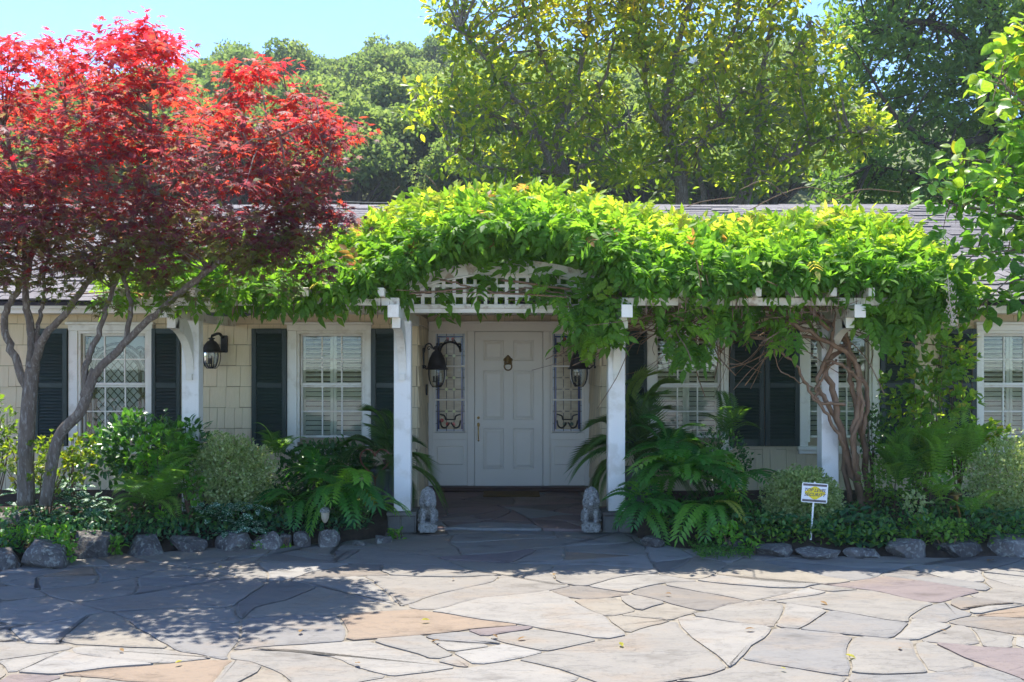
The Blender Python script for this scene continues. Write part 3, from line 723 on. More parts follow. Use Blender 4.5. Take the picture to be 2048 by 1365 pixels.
for c in cols:
    for r_ in rows:
        p = MB(); a, b, lo, hi = dx(c[0]), dx(c[1]), dz(r_[1]), dz(r_[0]); i1, i2 = .014, .050
        def rect(i, yy): return [(a+i, yy, lo+i), (b-i, yy, lo+i), (b-i, yy, hi-i), (a+i, yy, hi-i)]
        vs = rect(.001, yF+.001)+rect(i1, yD+.004)+rect(i2, yF-.002)
        p.add(vs, [(4*k+i, 4*k+(i+1) % 4, 4*k+4+(i+1) % 4, 4*k+4+i) for k in (0, 1) for i in range(4)]+[(8, 9, 10, 11)])
        p.build('door_panel', M['door'], door)
kx, kz = dx(1016), dz(722)                                # lion-head knocker
kn = bmesh.new()
for (ox, oz, rr, sy) in ((0, 0, .052, .5), (0, .03, .04, .5), (-.035, .012, .028, .5), (.035, .012, .028, .5), (-.03, -.03, .026, .5), (.03, -.03, .026, .5), (0, -.03, .024, 1.2), (0, -.01, .02, 1.6), (-.02, .016, .011, 2), (.02, .016, .011, 2), (0, .062, .016, .6)):
    bmesh.ops.create_icosphere(kn, subdivisions=2, radius=rr, matrix=Matrix.Translation((kx+ox, yF-.012, kz+oz)) @ Matrix.Diagonal((1, sy, 1, 1)))
me = bpy.data.meshes.new('knocker'); kn.to_mesh(me); kn.free(); me.materials.append(M['oldbrass']); me.shade_smooth(); link('knocker', me, door)
MB().tube([(kx+.05*math.cos(t), yF-.028-.006*math.sin(t), kz-.075+.052*math.sin(t)) for t in np.linspace(0, 2*math.pi, 20)], .009, 6, False).build('knocker_ring', M['oldbrass'], door, smooth=True)
hx_ = dx(957)
MB().lathe([(.020, 0), (.020, .006), (.012, .010), (.009, .02)], n=12).build('deadbolt', M['brass'], door, smooth=True, loc=(hx_, yF, dz(836)), rot=(R(90), 0, 0))
hp = MB(); hp.prism([(hx_+.018*math.cos(t)*(1 if abs(math.sin(t)) < .9 else .8), dz(850)+.030*math.sin(t)) for t in np.linspace(0, 6.28, 13)[:-1]], yF-.006, yF-.0005)
hp.tube([tuple(v) for v in spline([(hx_, yF-.005, dz(852)), (hx_, yF-.045, dz(856)), (hx_, yF-.055, dz(866)), (hx_, yF-.045, dz(876)), (hx_, yF-.005, dz(881))])], .008, 7)
hp.prism([(hx_+.013*math.cos(t), dz(881)+.016*math.sin(t)) for t in np.linspace(0, 6.28, 11)[:-1]], yF-.006, yF-.0005)
hp.build('door_handle', M['brass'], door, smooth=True)
MB().bbox(AL+.02, AR-.02, yD-.22, yD+.06, .034, .088, .01).build('threshold', M['wood'], house)
# stained glass sidelights
def sidelight(a, b, mir):
    r = bpy.data.objects.new('sidelight', None); COL.objects.link(r); r.parent = house
    x0, x1 = dx(a), dx(b); z0, z1 = dz(863), dz(668); y = yD+.006; cx = (x0+x1)/2; bw = .026
    MB().box(x0, x1, y+.004, y+.008, z0, z1).build('glass_field', M['ambergl'], r)
    for p, q in ((x0, x0+bw), (x1-bw, x1)): MB().box(p, q, y+.001, y+.0035, z0, z1).build('border_glass', M['palegl'], r)
    MB().box(x0+bw, x1-bw, y+.001, y+.0035, z0, z0+bw).build('border_glass', M['palegl'], r); MB().box(x0+bw, x1-bw, y+.001, y+.0035, z1-bw, z1).build('border_glass', M['palegl'], r)
    for p in (x0+bw+.002, x1-2*bw-.002): MB().box(p, p+bw, y-.002, y+.003, z0+bw+.002, z1-bw-.03).build('blue_bar', M['bluegl'], r)
    MB().box(x0+bw, x1-bw, y-.002, y+.003, z1-bw-.024, z1-bw-.002).build('blue_bar', M['bluegl'], r)
    hw = (x1-x0)/2-2*bw-.006; za = dz(705)-.0
    ca = MB(); ca.box(cx-hw, cx+hw, y, y+.0032, za+hw*.98, z1-bw-.026)
    ca.build('pale_glass', M['palegl'], r)
    ir = MB(); ir.tube([(cx-hw*math.cos(t), y-.004, za+hw*math.sin(t)) for t in np.linspace(0, math.pi, 15)], .016, 5)
    for s in (-1, 1):
        ir.tube([tuple(v) for v in spline([(cx+s*hw*.95, y-.004, za+.03), (cx+s*hw*1.0, y-.004, za+hw*.75), (cx+s*hw*.75, y-.004, za+hw*.82)], 4)], .012, 5)
        ir.tube([tuple(v) for v in spline([(cx+s*hw*.6, y-.004, za+hw*.9), (cx+s*.045, y-.004, z1-bw-.05), (cx+s*.018, y-.004, z1-bw-.09), (cx+s*.03, y-.004, za+hw+.02)], 5)], .008, 5)
        cz = z0+bw+.07
        ir.tube([tuple(v) for v in spline([(cx+s*hw, y-.004, cz+.13), (cx+s*hw*.55, y-.004, cz+.11), (cx+s*hw*.45, y-.004, cz+.06)], 4)], .010, 5)
        ir.tube([tuple(v) for v in spline([(cx+s*hw, y-.004, cz+.05), (cx+s*hw*.85, y-.004, cz-.03), (cx+s*hw*.45, y-.004, cz-.05), (cx+s*.01, y-.004, cz+.02)], 5)], .011, 5)
    ir.tube([(cx-hw*.5, y-.004, cz+.06), (cx+hw*.5, y-.004, cz+.06)], .008, 5)
    build_islands(ir, 'scroll_lead', M['iron'], r)
    ld = MB()
    for k in (-1, 1): ld.box(cx+k*hw*.36-.0045, cx+k*hw*.36+.0045, y-.003, y+.0043, z0, z1)
    for py_ in (712, 756, 779, 823):
        ld.box(x0, x1, y-.0025, y+.0038, dz(py_)-.0045, dz(py_)+.0045)
        for k in (-1, 1):
            d = .024; c = (cx+k*hw*.36, dz(py_))
            MB().prism([(c[0]-d, c[1]), (c[0], c[1]-d), (c[0]+d, c[1]), (c[0], c[1]+d)], y-.006, y-.0028).build('diamond_glass', M['yelgl'] if not mir else M['ambergl'], r)
    for k in range(5): ld.box(x0, x0+bw, y-.001, y+.0036, z0+.1+k*.24, z0+.106+k*.24); ld.box(x1-bw, x1, y-.001, y+.0036, z0+.1+k*.24, z0+.106+k*.24)
    for p in (x0+bw, x1-bw): ld.box(p-.005, p+.005, y-.0033, y+.0034, z0, z1)
    ld.build('lead_came', M['iron'], r)
    for (ox, oz) in (((-.11, .05), (-.035, .0), (.045, .0)) if not mir else ((-.035, .0), (.06, .0))):
        MB().prism([(cx+ox+.026*math.cos(t), cz+oz+.026*math.sin(t)) for t in np.linspace(0, 6.28, 13)[:-1]], y-.008, y-.002).build('red_rondel', M['redgl'] if not mir else M['greengl'], r)
    for s in (-1, 1): MB().prism([(cx+s*.035+.022*math.cos(t), za+hw+.035+.026*math.sin(t)) for t in np.linspace(0, 6.28, 11)[:-1]], y-.0035, y-.001).build('red_rondel', M['redgl'], r)
sidelight(871, 930, False); sidelight(1105, 1164, True)

# ---- roof
EY, EZ, RY, RZ = 10.72, 2.425, 15.1, 4.22
ea = MB(); ea.bbox(-9.2, 9.2, 10.80, 10.83, 2.285, 2.40); ea.bbox(-9.2, 9.2, 10.765, 10.80, 2.335, 2.405); ea.box(-9.2, 9.2, 10.831, WY-.001, 2.29, 2.305)
ea.build('eave', M['trim'], house)
rf = MB(); sl = (RZ-EZ)/(RY-EY)
rf.add([(-9.4, EY+.03, EZ-.012), (9.4, EY+.03, EZ-.012), (9.4, RY, RZ-.02), (-9.4, RY, RZ-.02), (9.4, RY+5, RZ-2.1), (-9.4, RY+5, RZ-2.1)], [(0, 1, 2, 3), (3, 2, 4, 5)])
rf.box(-9.4, 9.4, EY+.02, EY+.06, EZ-.055, EZ-.016)
roof = rf.build('roof', M['roofdark'], house)
ang = math.atan(sl); slope = math.hypot(RY-EY, RZ-EZ); ex = .145; rr_ = random.Random(4); tabs = []
k = 0; s = -.02
while s < slope:
    x = -9.4+rr_.uniform(-.3, 0)
    while x < 9.4:
        w = rr_.choice((.16, .2, .26, .33, .42)); tabs.append((x+.002, w-.004, s+rr_.choice((0, 0, 0, .03, .045)), .010+rr_.choice((0, 0, .014)))); x += w
    s += ex
def tab_mesh(w, th):
    m = MB(); L = ex+.06
    m.add([(0, 0, 0), (w, 0, 0), (w, L, -.004), (0, L, -.004), (0, 0, th), (w, 0, th), (w, L, .004), (0, L, .004)], [(4, 5, 6, 7), (0, 1, 5, 4), (1, 2, 6, 5), (3, 0, 4, 7)])
    return m
RM = lambda x, s_: Matrix.Translation((x, EY+s_*math.cos(ang), EZ+s_*math.sin(ang))) @ Matrix.Rotation(ang, 4, 'X')
def rscore(t):
    x, w, s_, th = t
    if x > 4.1 and x < 6.6 and s_ < 2.0: return s_
    if -6.2 < x < -3.2 and s_ < .9: return 3+s_
    if s_ > slope-.7 and -2.5 < x < 7.5: return 5-s_*.01
    return 99
tabs.sort(key=rscore); tc = {}; mb = MB()
for i, (x, w, s_, th) in enumerate(tabs):
    if i < 300:
        key = (round(w, 3), round(th, 3))
        if key not in tc: tc[key] = tab_mesh(w, th).mesh('roof_shingle', M['roof'])
        link('roof_shingle', tc[key], roof, mw=RM(x, s_))
    else:
        t = tab_mesh(w, th); m = RM(x, s_); mb.add([m @ Vector(q) for q in t.v], t.f)
o = mb.build('roof_shingles', M['roof'], roof); o['kind'] = 'stuff'
cap = MB()
for i in range(80): cap.prism([(RY-.13, RZ-.045), (RY, RZ+.012), (RY+.13, RZ-.045), (RY, RZ-.01)], -9.4+i*.235, -9.4+i*.235+.233, 'x')
o = cap.build('ridge_caps', M['roof'], roof); o['kind'] = 'stuff'

# ================================================================== PERGOLA
perg = thing('pergola', 'white timber entrance pergola with curved brackets and arched lattice', 'pergola')
PC = [-3.173, -1.018, 1.160, 3.33]; PF = 9.65; PW = .173; PD = .15
for i, x in enumerate(PC):
    p = MB(); p.bbox(x-PW/2, x+PW/2, PF, PF+PD, .212, 2.15, .006); p.build('post', M['post'], perg)
    pr = MB(); pr.box(x-.125, x+.125, PF-.045, PF+.21, 0, .175); o = pr.build('pier', M['mortar'], perg)
    rs = random.Random(i+3); s = rs.uniform(-.03, .05)
    for (a, b) in ((-.132, s-.004), (s+.004, .132)):
        MB().bbox(x+a, x+b, PF-.056, PF-.03, .002, .172, .006).build('stone', M['slate'], o)
    for yy0, yy1 in ((PF-.05, PF+.07), (PF+.08, PF+.21)):
        for sg in (-1, 1): MB().bbox(x+sg*.136-.01, x+sg*.136+.01, yy0, yy1, .002, .172, .005).build('stone', M['slate'], o)
    MB().bbox(x-.152, x+.152, PF-.078, PF+.225, .176, .211, .008).build('capstone', M['slate'], o)
    MB().bbox(x-.04, x+.04, 8.85, 11.16, 2.151, 2.261, .005).build('cross_beam', M['weathered'] if i in (0, 3) else M['trim'], perg)
    # curved brace: arc from post (z 1.60) out to the beam end (y 9.10)
    n = 12; A = [(9.10+.545*math.sin(t), 1.60+.45*math.cos(t)) for t in np.linspace(0, math.pi/2, n)]
    Bq = [(9.10+.10+.545*math.sin(t)*.83, 1.66+.49*math.cos(t)) for t in np.linspace(0, math.pi/2, n)]
    B2 = [(min(q[0]+.03, 9.649), min(q[1]+.05, 2.150)) for q in Bq]
    B2[0] = (9.20, 2.150); pts = [(9.10, 2.150), (9.10, 2.05)]+A[1:]+[(9.649, 1.60)]+[(9.649, 1.70)]+list(reversed(B2))
    br = MB(); m = len(A)
    outer = A; inner = B2
    for k in range(m-1):
        q = [outer[k], outer[k+1], inner[k+1], inner[k]]
        v = [(x-.04, *p_) for p_ in q]+[(x+.04, *p_) for p_ in q]; br.add(v, [(0, 1, 2, 3), (7, 6, 5, 4), (0, 4, 5, 1), (2, 6, 7, 3)])
    br.box(x-.04, x+.04, 9.099, 9.205, 2.052, 2.1505); br.box(x-.03, x+.03, 9.60, 9.649, 1.545, 1.605)
    br.build('bracket', M['trim'], perg)
    MB().bbox(x-.052, x+.052, 8.838, 8.86, 2.140, 2.262, .004).build('beam_end_cap', M['trim'], perg)
for a, b in ((PX(220, 9.05), -.98), (1.12, PX(1800, 9.05))):
    MB().bbox(a, b, 9.01, 9.09, 2.263, 2.337, .005).build('purlin', M['weathered'], perg)
    MB().bbox(a+.05, b, 10.4, 10.48, 2.263, 2.337, .005).build('purlin', M['weathered'], perg)
rm = MB().bbox(-.03, .03, 8.85, 10.74, 2.338, 2.42, .005).mesh('rafter', M['weathered'])
x = PX(228, 8.85)+.02
while x < PX(1770, 8.85):
    if not (-.95 < x < 1.1): link('rafter', rm, perg, loc=(x, 0, 0))
    x += .352
MB().bbox(PC[1]-.086, PC[2]+.086, PF-.004, PF+.08, 2.228, 2.272, .003).build('header_rail', M['trim'], perg)
MB().bbox(PC[1]-.09, PC[2]+.09, PF-.022, PF+.10, 2.2725, 2.315, .004).build('header_rail', M['weathered'], perg)
acx = (PC[1]+PC[2])/2; ahw = 1.06
def arch_low(x): t = (x-acx)/ahw; return 2.30+.335*math.sqrt(max(0, 1-t*t*.98))-.02
lx = PC[1]+.10; i = 0
while lx < PC[2]-.08:
    zt_ = arch_low(lx)+.02
    if zt_ > 2.34: MB().box(lx-.017, lx+.017, PF+.012, PF+.030, 2.3155, zt_).build('lattice_slat', M['trim'], perg)
    lx += .1065
for zz in (2.405, 2.505, 2.60):
    hw_ = ahw*math.sqrt(max(0, 1-((zz-2.28)/.335)**2)) if zz < 2.61 else 0
    if hw_ > .1: MB().box(acx-hw_-.03, acx+hw_+.03, PF+.0305, PF+.046, zz-.016, zz+.016).build('lattice_slat', M['trim'], perg)
ts = np.linspace(-1, 1, 29); lo = [(acx+t*ahw, arch_low(acx+t*ahw)) for t in ts]; hi_ = [(acx+t*(ahw+.08), max(arch_low(acx+t*ahw)+.16-.06*abs(t), 2.42)) for t in ts]
ar = MB(); v = [(p[0], PF-.012, p[1]) for p in lo]+[(p[0], PF-.012, p[1]) for p in hi_]; v += [(a_, PF+.0115, c_) for a_, b_, c_ in v]; m = len(ts)
fs = [(i, i+1, m+i+1, m+i) for i in range(m-1)]; fs += [(2*m+i+1, 2*m+i, 3*m+i, 3*m+i+1) for i in range(m-1)]; fs += [(i+1, i, 2*m+i, 2*m+i+1) for i in range(m-1)]; fs += [(m+i, m+i+1, 3*m+i+1, 3*m+i) for i in range(m-1)]
ar.add(v, fs).build('arch_board', M['weathered'], perg)
MB().tube([(acx+t*ahw, PF-.016, arch_low(acx+t*ahw)+.012) for t in np.linspace(-.97, .97, 30)], .010, 5).build('arch_moulding', M['trim'], perg)
for zz, y0 in ((2.44, 9.9), (2.44, 10.5)): MB().bbox(-1.0, 1.15, y0, y0+.06, zz, zz+.08).build('purlin', M['weathered'], perg)

# ================================================================== LANTERNS
def lantern_parts(r, w, hoodh, cageh, n=8):
    """hood above z=0, cage hanging below, half-width w"""
    hd = MB().lathe([(w*1.02, -.012), (w*1.02, 0), (w*.86, .015), (w*.80, hoodh*.25), (w*.68, hoodh*.55), (w*.42, hoodh*.85), (w*.22, hoodh*.95), (w*.20, hoodh*1.05), (w*.34, hoodh*1.10), (w*.28, hoodh*1.17), (w*.08, hoodh*1.22), (w*.08, hoodh*1.33), (.004, hoodh*1.36)], n=18)
    hd.build('hood', M['iron'], r, smooth=True)
    prof = [(.86, 0), (.88, -.25), (.82, -.55), (.66, -.82), (.40, -1.0)]
    gl = MB(); nn = 16
    for pr, pz in prof:
        for k in range(nn): a = 2*math.pi*k/nn; gl.v.append((w*.93*pr*math.cos(a), w*.93*pr*math.sin(a), cageh*pz-.013))
    for i in range(len(prof)-1):
        for k in range(nn): a = i*nn+k; b = i*nn+(k+1) % nn; gl.f.append((a, b, b+nn, a+nn))
    gl.build('lantern_glass', M['glass'], r, smooth=True)
    for k in range(6):
        a = 2*math.pi*(k+.5)/6
        MB().tube([(w*.96*pr*math.cos(a), w*.96*pr*math.sin(a), cageh*pz-.012) for pr, pz in prof], .0055, 4).build('cage_rib', M['iron'], r)
    MB().lathe([(w*.42, -cageh-.012), (w*.42, -cageh), (w*.12, -cageh+.01), (.008, -cageh+.012), (.008, -.05)], n=10).build('lamp_stem', M['iron'], r)
    for k in range(3):
        a = 2*math.pi*k/3+.5; c = (w*.36*math.cos(a), w*.36*math.sin(a), 0)
        MB().lathe([(.016, -cageh*.78), (.018, -cageh*.72), (.012, -cageh*.70), (.012, -cageh*.42)], c, 8).build('candle', M['iron'] if k else M['candle'], r)
        MB().lathe([(.006, -cageh*.42), (.013, -cageh*.34), (.004, -cageh*.20)], c, 8).build('bulb', M['candle'], r, smooth=True)
ln = thing('wall_lantern', 'small black lantern on the shingles between dark shutter and white post', 'lantern', (wx(433), WY-.19, wz(704)))
lantern_parts(ln, .122, .135, .185)
MB().bbox(.065, .145, .125, .16, -.01, .19, .01).build('backplate', M['iron'], ln)
MB().tube([tuple(v) for v in spline([(.09, .14, .16), (.07, .05, .21), (.0, 0, .18)], 5)], .016, 6).build('arm', M['iron'], ln)
def alcove_lantern(px, py, sg, label):
    Z = 11.75; c = P(px, py, Z); r = thing('wall_lantern', label, 'lantern', c, 'bell shaped lanterns beside the front door')
    lantern_parts(r, .138, .235, .215)
    wxx = (AL+.012 if sg < 0 else AR-.012)-c.x
    MB().bbox(min(wxx, wxx-sg*.022), max(wxx, wxx-sg*.022), -.03, .03, .0, .26, .008).build('backplate', M['iron'], r)
    x1 = wxx-sg*.02
    MB().tube([tuple(v) for v in spline([(x1, 0, .20), (x1-sg*.02, 0, .29), (x1-sg*.07, 0, .31), (x1-sg*.10, 0, .27), (0+sg*.04, 0, .245), (0, 0, .27)], 6)], .010, 6).build('scroll_arm', M['iron'], r)
    MB().tube([(x1-sg*(.06+.03*(1-t/8)*math.cos(t)), 0, .25+.03*(1-t/8)*math.sin(t)) for t in np.linspace(0, 7, 20)], .006, 5).build('scroll', M['iron'], r)
    MB().tube([tuple(v) for v in spline([(x1, 0, .04), (x1-sg*.02, 0, .03), (sg*.15, 0, .01), (sg*.12, 0, .0)], 4)], .008, 5).build('lower_arm', M['iron'], r)
alcove_lantern(874, 738, -1, 'large bell topped black lantern left of the pale front door')
alcove_lantern(1158, 737, 1, 'large bell topped black lantern right of the pale front door')
# grey ceiling disc under the eave
cd = MB().lathe([(.02, 0), (.22, .008), (.25, .022), (.25, .030)], n=24).build('ceiling_light', M['urn'], loc=(PX(455, 10.2), 10.2, PZ(633, 10.2)))
tag(cd, 'flat grey disc light under the pergola beside the small lantern', 'ceiling light')
hk = MB().bbox(-.006, .02, -.008, .008, -.07, .07, .003).build('door_bell', M['iron'], loc=(AL+.018, 12.2, 1.38)); tag(hk, 'slim black doorbell plate on the shingles beside the entrance', 'doorbell')

# ================================================================== STATUES, MAT
def remeshed(name, bm, voxel, mat, disp=.004, dscale=60):
    me = bpy.data.meshes.new(name); bm.to_mesh(me); bm.free(); o = bpy.data.objects.new(name, me); COL.objects.link(o)
    m = o.modifiers.new('r', 'REMESH'); m.mode = 'VOXEL'; m.voxel_size = voxel
    s = o.modifiers.new('s', 'SMOOTH'); s.iterations = 3; s.factor = .5
    dg = bpy.context.evaluated_depsgraph_get(); me2 = bpy.data.meshes.new_from_object(o.evaluated_get(dg)); bpy.data.objects.remove(o)
    for v in me2.vertices: v.co += v.normal*disp*mnoise.noise(v.co*dscale)
    me2.materials.clear(); me2.materials.append(mat); me2.shade_smooth(); me2.name = name; return me2
def ell(bm, c, r, rot=None, sub=2):
    m = Matrix.Translation(c)
    if rot: m = m @ Matrix.Rotation(rot[1], 4, rot[0])
    bmesh.ops.create_icosphere(bm, subdivisions=sub, radius=1, matrix=m @ Matrix.Diagonal((*r, 1)))
def capsule(bm, a, b, r0, r1, k=7):
    a, b = Vector(a), Vector(b)
    for i in range(k):
        t = i/(k-1); ell(bm, a.lerp(b, t), (r0+(r1-r0)*t,)*3, sub=2)
def lion():
    bm = bmesh.new()
    ell(bm, (0, .09, .20), (.075, .10, .11)); ell(bm, (0, .03, .235), (.070, .07, .095)); ell(bm, (0, -.01, .26), (.070, .062, .07))
    ell(bm, (0, -.020, .345), (.082, .080, .092)); ell(bm, (0, -.005, .365), (.070, .07, .085)); ell(bm, (0, -.04, .29), (.078, .06, .075))     # mane
    ell(bm, (0, -.090, .320), (.044, .030, .050)); ell(bm, (0, -.112, .285), (.034, .030, .026)); ell(bm, (0, -.118, .315), (.014, .018, .032)); ell(bm, (0, -.095, .262), (.026, .024, .016))
    for s in (-1, 1):
        ell(bm, (s*.050, -.045, .408), (.017, .014, .016)); ell(bm, (s*.024, -.114, .335), (.012, .010, .010)); ell(bm, (s*.062, -.045, .30), (.026, .035, .06))
        capsule(bm, (s*.046, -.015, .25), (s*.050, -.055, .115), .036, .027); ell(bm, (s*.052, -.080, .105), (.030, .042, .022))
        ell(bm, (s*.072, .10, .15), (.034, .075, .062)); ell(bm, (s*.078, .04, .105), (.028, .06, .022))
    capsule(bm, (.0, .19, .12), (.07, .19, .16), .018, .014, 5)
    return remeshed('body', bm, .0085, M['statue'], .007, 70)
lion_me = lion()
def plinth():
    bm = bmesh.new(); bmesh.ops.create_cube(bm, size=1, matrix=Matrix.Translation((0, .05, .05)) @ Matrix.Diagonal((.185, .33, .10, 1)))
    bmesh.ops.bevel(bm, geom=bm.edges[:], offset=.016, segments=2, affect='EDGES')
    bmesh.ops.subdivide_edges(bm, edges=bm.edges[:], cuts=3, use_grid_fill=True)
    for v in bm.verts:
        v.co += Vector((1, 1, .5))*.008*mnoise.noise(v.co*22)
        if v.co.z < 0: v.co.z = 0
    me = bpy.data.meshes.new('plinth'); bm.to_mesh(me); bm.free(); me.materials.append(M['statue']); return me
pl_me = plinth()
for px, rz, lab in ((855, .06, 'rough grey stone lion sitting at the left post pier'), (1183, -.10, 'rough grey stone lion sitting at the right post pier')):
    t = thing('lion_statue', lab, 'statue', (PX(px, 9.52), 9.56, .028), 'pair of stone lions at the entrance'); t.rotation_euler.z = rz
    link('body', lion_me, t); link('plinth', pl_me, t)
mt = MB().bbox(-.36, .36, -.22, .22, 0, .018, .006).build('doormat', M['coir'], loc=(dx(1022), 12.18, .036)); tag(mt, 'brown coir doormat before the front door threshold', 'doormat')

# ================================================================== URNS
def urn(x, y, label, h=.40):
    t = thing('planter_urn', label, 'planter', (x, y, .18), 'fluted grey urns holding palms')
    b = MB(); n = 40; prof = [(.135, .0), (.145, .02), (.12, .04), (.15, .10), (.175, h*.7), (.185, h*.9)]
    for j, (pr, pz) in enumerate(prof):
        for k in range(n):
            a = 2*math.pi*k/n; rr = pr*(1-(.07 if 2 < j and k % 4 == 0 else 0)); b.v.append((rr*math.cos(a), rr*math.sin(a), pz))
    for j in range(len(prof)-1):
        for k in range(n): a = j*n+k; q = j*n+(k+1) % n; b.f.append((a, q, q+n, a+n))
    b.f.append(tuple(range(n-1, -1, -1)))
    b.build('body', M['urn'], t)
    MB().lathe([(.185, h*.9), (.205, h*.92), (.215, h*.96), (.21, h), (.17, h), (.16, h*.93), (.01, h*.92)], n=28).build('rim', M['urn'], t, smooth=True)
    MB().lathe([(.16, -.18), (.16, -.13), (.13, -.12), (.135, .0)], n=20).build('foot', M['urn'], t)
    return t
UL = (PX(775, 10.35), 10.35); UR = (PX(1275, 10.35), 10.35)
urn(*UL, 'fluted grey urn behind the white post left of the entrance'); urn(*UR, 'fluted grey urn behind the white post right of the entrance')

# ---- frond plants: every frond a part
FC = {}
def frond_obj(key, tl, mat, k, lv, name='frond'):
    kk = (key, k, lv)
    if kk not in FC: tv, tf = tl[k]; FC[kk] = set_mesh(name, tv, tf, np.full(len(tv), lv), mat)
    return FC[kk]
def frondplant(name, label, cat, loc, key, tl, mat, fronds, group=None, stem=None):
    """fronds: (azimuth deg, pitch deg, length, template, var)"""
    t = thing(name, label, cat, loc, group)
    for az, pt_, L, k, lv in fronds:
        m = Matrix.Rotation(R(az), 4, 'Z') @ Matrix.Rotation(R(-pt_), 4, 'Y') @ Matrix.Rotation(R(random.uniform(-18, 18)), 4, 'X') @ Matrix.Scale(L, 4)
        m = Matrix.Translation((random.uniform(-.03, .03), random.uniform(-.03, .03), 0)) @ m
        link('frond', frond_obj(key, tl, mat, k % len(tl), round(lv*6)/6, 'frond'), t, mw=m)
    return t
def rosette(n, L, pitch=(-15, 35), var=(.1, .7), seed=0, front=0):
    r = random.Random(seed); out = []
    for i in range(n):
        az = 360*i/n+r.uniform(-14, 14)
        if front and math.sin(R(az)) > .3 and r.random() < front: continue
        out.append((az, r.uniform(*pitch), L*r.uniform(.75, 1.15), r.randrange(4), r.uniform(*var)))
    return out
z0 = .58
pt = frondplant('palm_plant', 'feathery dark palm in the urn left of the entrance', 'palm', (UL[0], UL[1], z0), 'palm', T_PALM, M['palm'],
    [(180, 20, .72, 0, .2), (195, 40, .72, 2, .4), (165, -2, .66, 1, .1), (215, 10, .66, 0, .3), (240, 35, .55, 2, .2), (150, 50, .60, 2, .3), (100, 60, .55, 0, .1),
     (300, 20, .62, 1, .5), (335, 18, .72, 1, .6), (350, 2, .74, 3, .7), (10, 30, .58, 0, .4), (270, 45, .52, 0, .2), (200, -12, .6, 1, .5), (180, 60, .62, 2, .2), (225, 60, .5, 0, .3), (285, -5, .5, 1, .5), (325, -12, .55, 3, .3)], 'potted palms beside the entrance')
for k in range(6): MB().tube([(random.uniform(-.03, .03), random.uniform(-.03, .03), -.05), (random.uniform(-.05, .05), random.uniform(-.05, .05), .08)], .012, 5).build('stem', M['twig'], pt)
pt = frondplant('palm_plant', 'large feathery palm in the urn right of the entrance', 'palm', (UR[0], UR[1], z0+.10), 'palm', T_PALM, M['palm'],
    [(180, 30, .80, 0, .3), (190, 8, .86, 1, .4), (200, -8, .80, 3, .5), (170, 45, .72, 2, .2), (215, 25, .75, 1, .5), (235, 40, .66, 0, .3), (260, 20, .62, 1, .2), (280, 40, .66, 0, .3),
     (300, 25, .78, 1, .5), (320, 40, .80, 2, .5), (335, 18, .95, 1, .7), (345, 38, .95, 2, .6), (350, 55, .98, 2, .8), (0, 22, .98, 1, .6), (10, 55, .8, 0, .3), (20, 70, .85, 2, .4), (90, 70, .7, 2, .2), (130, 60, .6, 0, .2), (205, 55, .6, 2, .3), (185, -20, .7, 1, .6), (330, 0, .8, 3, .5), (310, 5, .7, 1, .4), (355, 5, .85, 3, .3)], 'potted palms beside the entrance')
for k in range(8): MB().tube([(random.uniform(-.04, .04), random.uniform(-.04, .04), -.13), (random.uniform(-.06, .06), random.uniform(-.06, .06), .08)], .012, 5).build('stem', M['twig'], pt)
# heart-shaped wire support in the left urn
hw = MB(); c0 = P(750, 928, 10.1)
hp_ = [(16*math.sin(t)**3, 13*math.cos(t)-5*math.cos(2*t)-2*math.cos(3*t)-math.cos(4*t)) for t in np.linspace(0, 2*math.pi, 40)]
for k in range(3): hw.tube([(a*.0098+.004*math.sin(i*1.3+k*2), .006*math.cos(i*1.1+k*2), b*.0112+.02) for i, (a, b) in enumerate(hp_)], .006, 4, False)
hw.tube([(0, 0, -.17), (0, 0, -.38)], .007, 5)
tag(hw.build('heart_trellis', M['rust'], loc=c0), 'reddish twisted heart shaped wire among the palm fronds', 'trellis')

# ================================================================== ROCKS
def rock(px0, px1, pt_, pb, label, seed, Z=None, grp='boulders edging the planting beds', depth=.8):
    Zc = Z or F*H/(pb-CY); w = (px1-px0)/F*Zc; h = (pb-pt_)/F*Zc*.94
    bm = bmesh.new(); bmesh.ops.create_icosphere(bm, subdivisions=3, radius=1)
    rs = random.Random(seed); cuts = [(Vector((rs.gauss(0, 1), rs.gauss(0, 1), rs.gauss(.2, .8))).normalized(), rs.uniform(.50, .82)) for _ in range(10)]+[(Vector((rs.gauss(0, .16), rs.gauss(-.1, .16), 1)).normalized(), rs.uniform(.42, .62))]
    for v in bm.verts:
        p = v.co.copy()
        for nrm, d in cuts:
            e = p.dot(nrm)-d
            if e > 0: p -= nrm*e*.96
        p += p.normalized()*(.10*mnoise.noise(p*1.7+Vector((seed, 0, 0)))+.04*mnoise.noise(p*5+Vector((0, seed, 0)))+.015*mnoise.noise(p*13))
        v.co = p
    xs = [v.co.x for v in bm.verts]; zs = [v.co.z for v in bm.verts]; sx = w/(max(xs)-min(xs)); sz = h*1.34/(max(zs)-min(zs)); mx = (max(xs)+min(xs))/2; zmn = min(zs)
    for v in bm.verts: v.co = Vector(((v.co.x-mx)*sx, v.co.y*(w*.5*depth+.03), (v.co.z-zmn)*sz-h*.34))
    me = bpy.data.meshes.new('rock'); bm.to_mesh(me); bm.free(); me.materials.append(M['rock']); me.shade_smooth(); me.set_sharp_from_angle(angle=R(28))
    o = link('rock', me, loc=(PX((px0+px1)/2, Zc), Zc+.10, .0)); tag(o, label, 'rock', grp)
